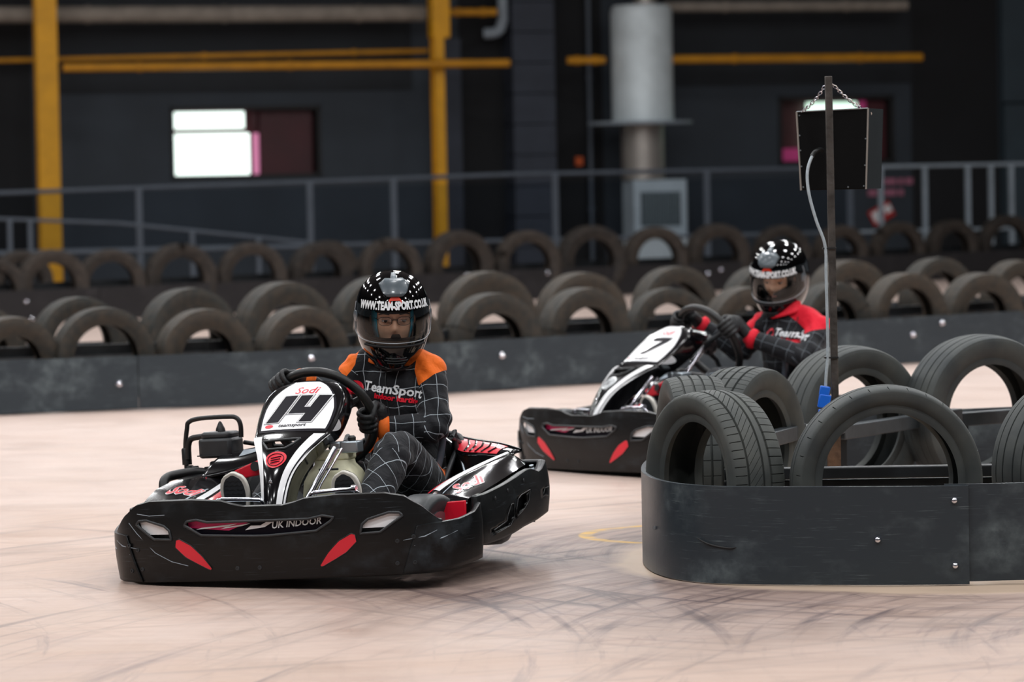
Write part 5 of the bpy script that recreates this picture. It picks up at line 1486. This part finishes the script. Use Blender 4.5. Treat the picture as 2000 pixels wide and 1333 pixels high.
def build_driver(label, M, D, accent, accent_mat, glasses, liner, hm, chest):
    T = thing('person', label, 'person')
    V = {k: Vector(v) for k, v in D.items() if isinstance(v, (tuple, Vector)) and len(v) == 3 and not isinstance(v[0], (tuple, Vector))}
    mb = MB()
    # torso: stacked ellipse sections from hips to neck, leaning with the body
    hip = (V['hipL'] + V['hipR']) / 2; sh = (V['shL'] + V['shR']) / 2; nk = V['neck']
    lat = (V['shL'] - V['shR']).normalized(); lath = (V['hipL'] - V['hipR']).normalized()
    secs = [(-.06, .135, .10), (.0, .158, .125), (.14, .160, .13), (.32, .142, .122), (.5, .138, .118), (.68, .150, .120), (.84, .160, .112), (.94, .140, .095), (1.02, .085, .072), (1.14, .058, .058)]
    v = []; n = 24
    for t, a, b in secs:
        c = hip.lerp(sh, min(t, 1.0)) if t <= 1 else sh.lerp(nk, (t - 1) / .14)
        c = c + Vector((0, .035 * math.sin(PI * max(0, min(1, t))), 0))
        la = lath.lerp(lat, max(0, min(1, t))).normalized(); fw = la.cross((sh - hip).normalized()).normalized()
        for i in range(n):
            q = 2 * PI * i / n; v.append(c + la * (a * math.cos(q)) + fw * (b * math.sin(q)))
    f = [(j * n + i, j * n + (i + 1) % n, (j + 1) * n + (i + 1) % n, (j + 1) * n + i) for j in range(len(secs) - 1) for i in range(n)]
    f += [tuple(range(n - 1, -1, -1)), tuple((len(secs) - 1) * n + i for i in range(n))]
    mb.add(v, f)
    segs = [(hip, sh, .13, 'torso')]
    for s in 'LR':
        S, E, W = V['sh' + s], V['el' + s], V['wr' + s]
        limb(mb, [(nk + Vector((0, .02, -.035)), .056), (nk.lerp(S, .55) + Vector((0, .01, .002)), .058), (S, .060)])
        limb(mb, [(S, .066), (S.lerp(E, .5), .058), (E, .053), (E.lerp(W, .35), .052), (E.lerp(W, .75), .043), (W, .038)])
        segs += [(S, E, .058, 'arm'), (E, W, .045, 'fore')]
        H, Kn, A = V['hip' + s], V['kn' + s], V['an' + s]
        limb(mb, [(H, .095), (H.lerp(Kn, .5), .088), (Kn, .068), (Kn.lerp(A, .35), .066), (Kn.lerp(A, .8), .052), (A, .05)])
        segs += [(H, Kn, .085, 'thigh'), (Kn, A, .06, 'shin')]
    me = remeshed(mb, .0085, 5, .5)
    # soft folds pushed into the cloth near the joints
    nv = len(me.vertices); co = np.empty(nv * 3); me.vertices.foreach_get('co', co); co = co.reshape(-1, 3)
    no = np.empty(nv * 3); me.vertices.foreach_get('normal', no); no = no.reshape(-1, 3)
    fold = np.zeros(nv)
    for jn, amp, rad in [('elL', .006, .11), ('elR', .006, .11), ('knL', .005, .12), ('knR', .005, .12), ('shL', .004, .12), ('shR', .004, .12)]:
        d = co - np.array(V[jn]); r_ = np.linalg.norm(d, axis=1)
        fold += amp * np.exp(-(r_ / rad) ** 2) * np.sin(95 * (d @ np.array([.5, .35, .8])) + 2.2 * np.sin(30 * d[:, 0]))
    d = co - np.array(hip.lerp(sh, .35)); r_ = np.linalg.norm(d, axis=1)
    fold += .006 * np.exp(-(r_ / .17) ** 2) * np.sin(70 * d[:, 2] + 3 * np.sin(14 * d[:, 0]))
    co = co + no * fold[:, None]
    me.vertices.foreach_set('co', co.ravel()); me.update()
    # accent regions as a signed distance
    reg = np.full(nv, -1.0)
    for S, o_, r_, sc in D['patches']:
        c = np.array(V[S] + Vector(o_)); q = (co - c) / np.array(sc)
        reg = np.maximum(reg, (r_ - np.linalg.norm(q, axis=1)))
    for s in 'LR':
        E, W = np.array(V['el' + s]), np.array(V['wr' + s]); u = (W - E); L_ = np.linalg.norm(u); u /= L_
        t = (co - E) @ u; dist = np.linalg.norm(co - E - t[:, None] * u, axis=1)
        reg = np.maximum(reg, np.minimum(t - (L_ - .032), .075 - dist))
    for poly in D.get('polys', []):
        px, pz = co[:, 0], co[:, 2]; ins = np.zeros(nv, bool); dmin = np.full(nv, 9.0); k = len(poly)
        for i in range(k):
            (x1, z1), (x2, z2) = poly[i], poly[i - 1]
            c_ = ((z1 > pz) != (z2 > pz)) & (px < (x2 - x1) * (pz - z1) / (z2 - z1 + 1e-12) + x1); ins ^= c_
            ex, ez = x2 - x1, z2 - z1; t = np.clip(((px - x1) * ex + (pz - z1) * ez) / (ex * ex + ez * ez), 0, 1)
            dmin = np.minimum(dmin, np.hypot(px - x1 - t * ex, pz - z1 - t * ez))
        reg = np.maximum(reg, np.where(ins, dmin, -dmin))
    at = me.attributes.new('region', 'FLOAT', 'POINT'); at.data.foreach_set('value', reg.astype(np.float32))
    # check pattern coordinates per limb
    uvl = me.uv_layers.new(name='check')
    npoly = len(me.polygons); cen = np.empty(npoly * 3); me.polygons.foreach_get('center', cen); cen = cen.reshape(-1, 3)
    best = np.full(npoly, 1e9); idx = np.zeros(npoly, int)
    for k, (a, b, r_, kind) in enumerate(segs):
        a = np.array(a); b = np.array(b); u = b - a; L2 = u @ u
        t = np.clip(((cen - a) @ u) / L2, 0, 1); dd = np.linalg.norm(cen - a - t[:, None] * u, axis=1) / r_
        m_ = dd < best; best[m_] = dd[m_]; idx[m_] = k
    nl = len(me.loops); vi = np.empty(nl, int); me.loops.foreach_get('vertex_index', vi)
    ls = np.empty(npoly, int); me.polygons.foreach_get('loop_start', ls); lt = np.empty(npoly, int); me.polygons.foreach_get('loop_total', lt)
    lp = np.repeat(np.arange(npoly), lt); uv = np.zeros((nl, 2))
    for k, (a, b, r_, kind) in enumerate(segs):
        m_ = idx[lp] == k
        if not m_.any(): continue
        a = Vector(a); b = Vector(b); u = (b - a).normalized()
        ref = Vector((0, -1, .15)); ref = (ref - u * ref.dot(u)).normalized(); bi = u.cross(ref)
        def ang(p): return np.arctan2((p - np.array(a)) @ np.array(bi), (p - np.array(a)) @ np.array(ref))
        pv = co[vi[m_]]; th = ang(pv); thc = ang(cen[lp[m_]])
        th = th - np.round((th - thc) / (2 * PI)) * 2 * PI
        aa = th * r_ * 1.15; ss = (pv - np.array(a)) @ np.array(u)
        if kind == 'torso': uv[m_, 0] = pv[:, 0]; uv[m_, 1] = pv[:, 2]
        else:
            if kind in ('thigh', 'shin'):
                s0 = ss if kind == 'thigh' else ss + (Vector(segs[k - 1][1]) - Vector(segs[k - 1][0])).length
                aa = pv[:, 0] * 1.05 + .25 * pv[:, 1]
                uv[m_, 0] = (aa + s0) * .7071; uv[m_, 1] = (s0 - aa) * .7071
            else: uv[m_, 0] = aa; uv[m_, 1] = ss
    uvl.data.foreach_set('uv', uv.ravel())
    me.materials.append(accent); me.shade_smooth()
    su = link('racing_suit', me, T)
    # chest lettering laid on the cloth
    bvh = BVHTree.FromPolygons([tuple(p) for p in co], [tuple(p.vertices) for p in me.polygons])
    def drape(v2, c, ux, uy, dr, off):
        out = []
        ux = Vector(ux).normalized(); uy = Vector(uy).normalized(); dr = Vector(dr).normalized()
        for a, b in v2:
            o = Vector(c) + ux * a + uy * b - dr * D.get('drape', .3)
            hit = bvh.ray_cast(o, dr, .8)
            out.append((hit[0] - dr * off) if hit[0] is not None else Vector(c) + ux * a + uy * b)
        return out
    ux = D['chest_x']; uy = (-.05, -.05, 1); dr = D['chest_d']; c0 = Vector(D['chest_c'])
    for s_, sz, mt_, dx, dz in (('TeamSport', .047, M_TEXT, 0, 0), ('indoor karting', .027, M_RED, .012, -.030)):
        tv, tf = text2d(s_, sz, .25, .0012)
        MB().add(drape([(a + dx, b + dz - a * .06) for a, b in tv], c0, ux, uy, dr, .004), tf).build('lettering', mt_, su, smooth=0)
    rc = [(-.135 + .026 * math.cos(2 * PI * i / 24), -.004 + .026 * math.sin(2 * PI * i / 24)) for i in range(24)]
    MB().add(drape(rc, c0, ux, uy, dr, .004), [tuple(range(24))]).build('roundel', M_RED, su, smooth=0)
    for q in (-.012, .0, .012):
        MB().add(*vtube(drape([(-.152, q - .003), (-.135, q - .007), (-.118, q - .001)], c0, ux, uy, dr, .0045), .002, 5)).build('roundel_bar', M_PURP, su)
    # collar, belt flash
    cz = nk + Vector((0, -.005, .0))
    def col(a, b):
        t = R(-150 + 300 * a) ; flare = .066 + .012 * (1 - b) + (.010 if b < .3 else 0)
        op = .012 * (abs(a - .5) < .06)
        return cz + Vector((flare * math.sin(t) * 1.05, -(flare) * math.cos(t) * .95, -.035 + .055 * b - .018 * math.cos(t) + .012 * abs(math.sin(t))))
    vv, ff = vgrid(40, 6, col); MB().add(vv, ff).build('collar', accent_mat, T, smooth=80, solid=.005)
    nr = MB(); limb(nr, [(nk + Vector((0, .01, -.05)), .066), (nk + Vector((0, -.005, .05)), .062)]); nr.build('neck_liner', liner, T, smooth=80)
    for q in D.get('flashes', []):
        c, ux2, uy2, dr2, poly = q
        v2, f2 = flat_fill(poly, .012)
        MB().add(drape(v2, c, ux2, uy2, dr2, .004), f2).build('accent_patch', accent_mat, su, smooth=60)
    # zip
    MB().add(*vtube(drape([(.01, .06 - .012 * i) for i in range(22)], c0 + Vector((-.03, 0, .02)), ux, uy, dr, .002), .0022, 5)).build('zip', M_DGREY, su)
    for s in 'LR':
        g = D['grip' + s]; build_glove(T, g[0], g[1], V['wr' + s], g[2], accent_mat)
        W = V['wr' + s]; E = V['el' + s]; d = (W - E).normalized()
        MB().add(*vlathe([(.044, -.016), (.047, -.006), (.047, .008), (.043, .014)], 20, axis_to(d), W - d * .010)).build('cuff', accent_mat, T, smooth=50)
        fo = D['foot' + s]; build_shoe(T, fo[0], fo[1], (0, -1, .1), (1, 0, 0))
    build_head(T, hm, glasses, liner)
    build_helmet(T, hm @ Matrix.Translation((0, .004, -.005)) @ Matrix.Scale(1.05, 4), 'WWW.TEAM-SPORT.CO.UK')
    set_xf(T, M)
    return T

def rim_pt(C0, a, r=.185):
    tl = R(27); return C0 + Vector((r * math.cos(a), -r * math.sin(a) * math.sin(tl), r * math.sin(a) * math.cos(tl)))
def rim_tan(a):
    tl = R(27); return Vector((-math.sin(a), -math.cos(a) * math.sin(tl), math.cos(a) * math.cos(tl)))
aL, aR = R(-6), R(128)
D1 = dict(hipL=(.205, 1.03, .19), hipR=(.025, 1.03, .19), shL=(.225, 1.04, .622), shR=(-.025, 1.0, .640), neck=(.105, 1.01, .71),
          elL=(.278, .93, .435), wrL=(.100, .85, .446), elR=(-.10, .94, .52), wrR=(-.180, .845, .630),
          knL=(.245, .62, .378), anL=(.225, .31, .16), knR=(-.13, .63, .345), anR=(-.185, .30, .16),
          gripL=(rim_pt(C1, aL) + Vector((-.016, -.004, 0)), rim_tan(aL), 1), gripR=(rim_pt(C1, aR), rim_tan(aR), 1),
          footL=((.215, .20, .345), (.225, .265, .085)), footR=((-.183, .20, .355), (-.185, .265, .09)),
          polys=[[(.215, .76), (.36, .70), (.318, .642), (.268, .618), (.214, .580), (.194, .635)], [(-.02, .76), (-.12, .74), (-.12, .675), (-.066, .640), (-.045, .622), (-.012, .668)]],
          patches=[('hipL', (.085, -.03, .10), .07, (.45, 1.3, 1.3))],
          chest_c=(.118, .9, .572), chest_x=(.97, -.12, -.13), chest_d=(.12, 1, 0),
          flashes=[((.06, .9, .40), (1, .1, .25), (0, 0, 1), (.1, 1, 0), [(-.09, -.05), (-.03, -.022), (.05, -.010), (.05, .030), (-.02, .022), (-.09, -.01)])])
hm1 = Matrix.Translation((.122, .985, .838)) @ Matrix.Rotation(R(25), 4, 'Z') @ Matrix.Rotation(R(2), 4, 'Y') @ Matrix.Rotation(R(9), 4, 'X')
M_SUIT1 = suit_material('black_check_suit_orange', '#f2701c')
M_SUIT2 = suit_material('black_check_suit_red', '#d8102b', '#6f7880')
build_driver('driver in black checked suit with orange shoulders and glasses, steering the number 14 kart', K1_MAT, D1, M_SUIT1, M_ORANGE, True, M_TURQ, hm1, None)
D2 = dict(D1)
D2['polys'] = [[(.19, .78), (.50, .74), (.50, .612), (.40, .592), (.345, .570), (.325, .60), (.245, .665)], [(.13, .78), (-.05, .72), (-.05, .63), (.03, .60), (.07, .575), (.105, .65)]]
D2.update(hipL=(.215, 1.08, .19), hipR=(.035, 1.08, .19), shL=(.365, 1.13, .590), shR=(.085, 1.03, .612), neck=(.19, 1.08, .70), elL=(.415, .985, .47), wrL=(.195, .85, .565), elR=(-.03, .98, .50), wrR=(-.155, .85, .625),
          gripL=(rim_pt(C2, R(24)), rim_tan(R(24)), 1), gripR=(rim_pt(C2, R(142)), rim_tan(R(142)), 1),
          footL=((.165, .25, .335), (.185, .315, .08)), footR=((-.12, .38, .21), (-.12, .45, -.02)), anL=(.195, .36, .14), anR=(-.13, .48, .09), knR=(-.08, .70, .33),
          patches=[('hipL', (.085, -.03, .10), .07, (.45, 1.3, 1.3))],
          drape=.0, chest_c=(.30, .955, .575), chest_x=(.95, .25, -.05), flashes=[])
hm2 = Matrix.Translation((.162, 1.07, .853)) @ Matrix.Rotation(R(25), 4, 'Z') @ Matrix.Rotation(R(4), 4, 'Y') @ Matrix.Rotation(R(21), 4, 'X')
build_driver('driver in black checked suit with red shoulders, head bowed, in the number 7 kart', K2_MAT, D2, M_SUIT2, M_REDC, False, M_HPAD, hm2, None)
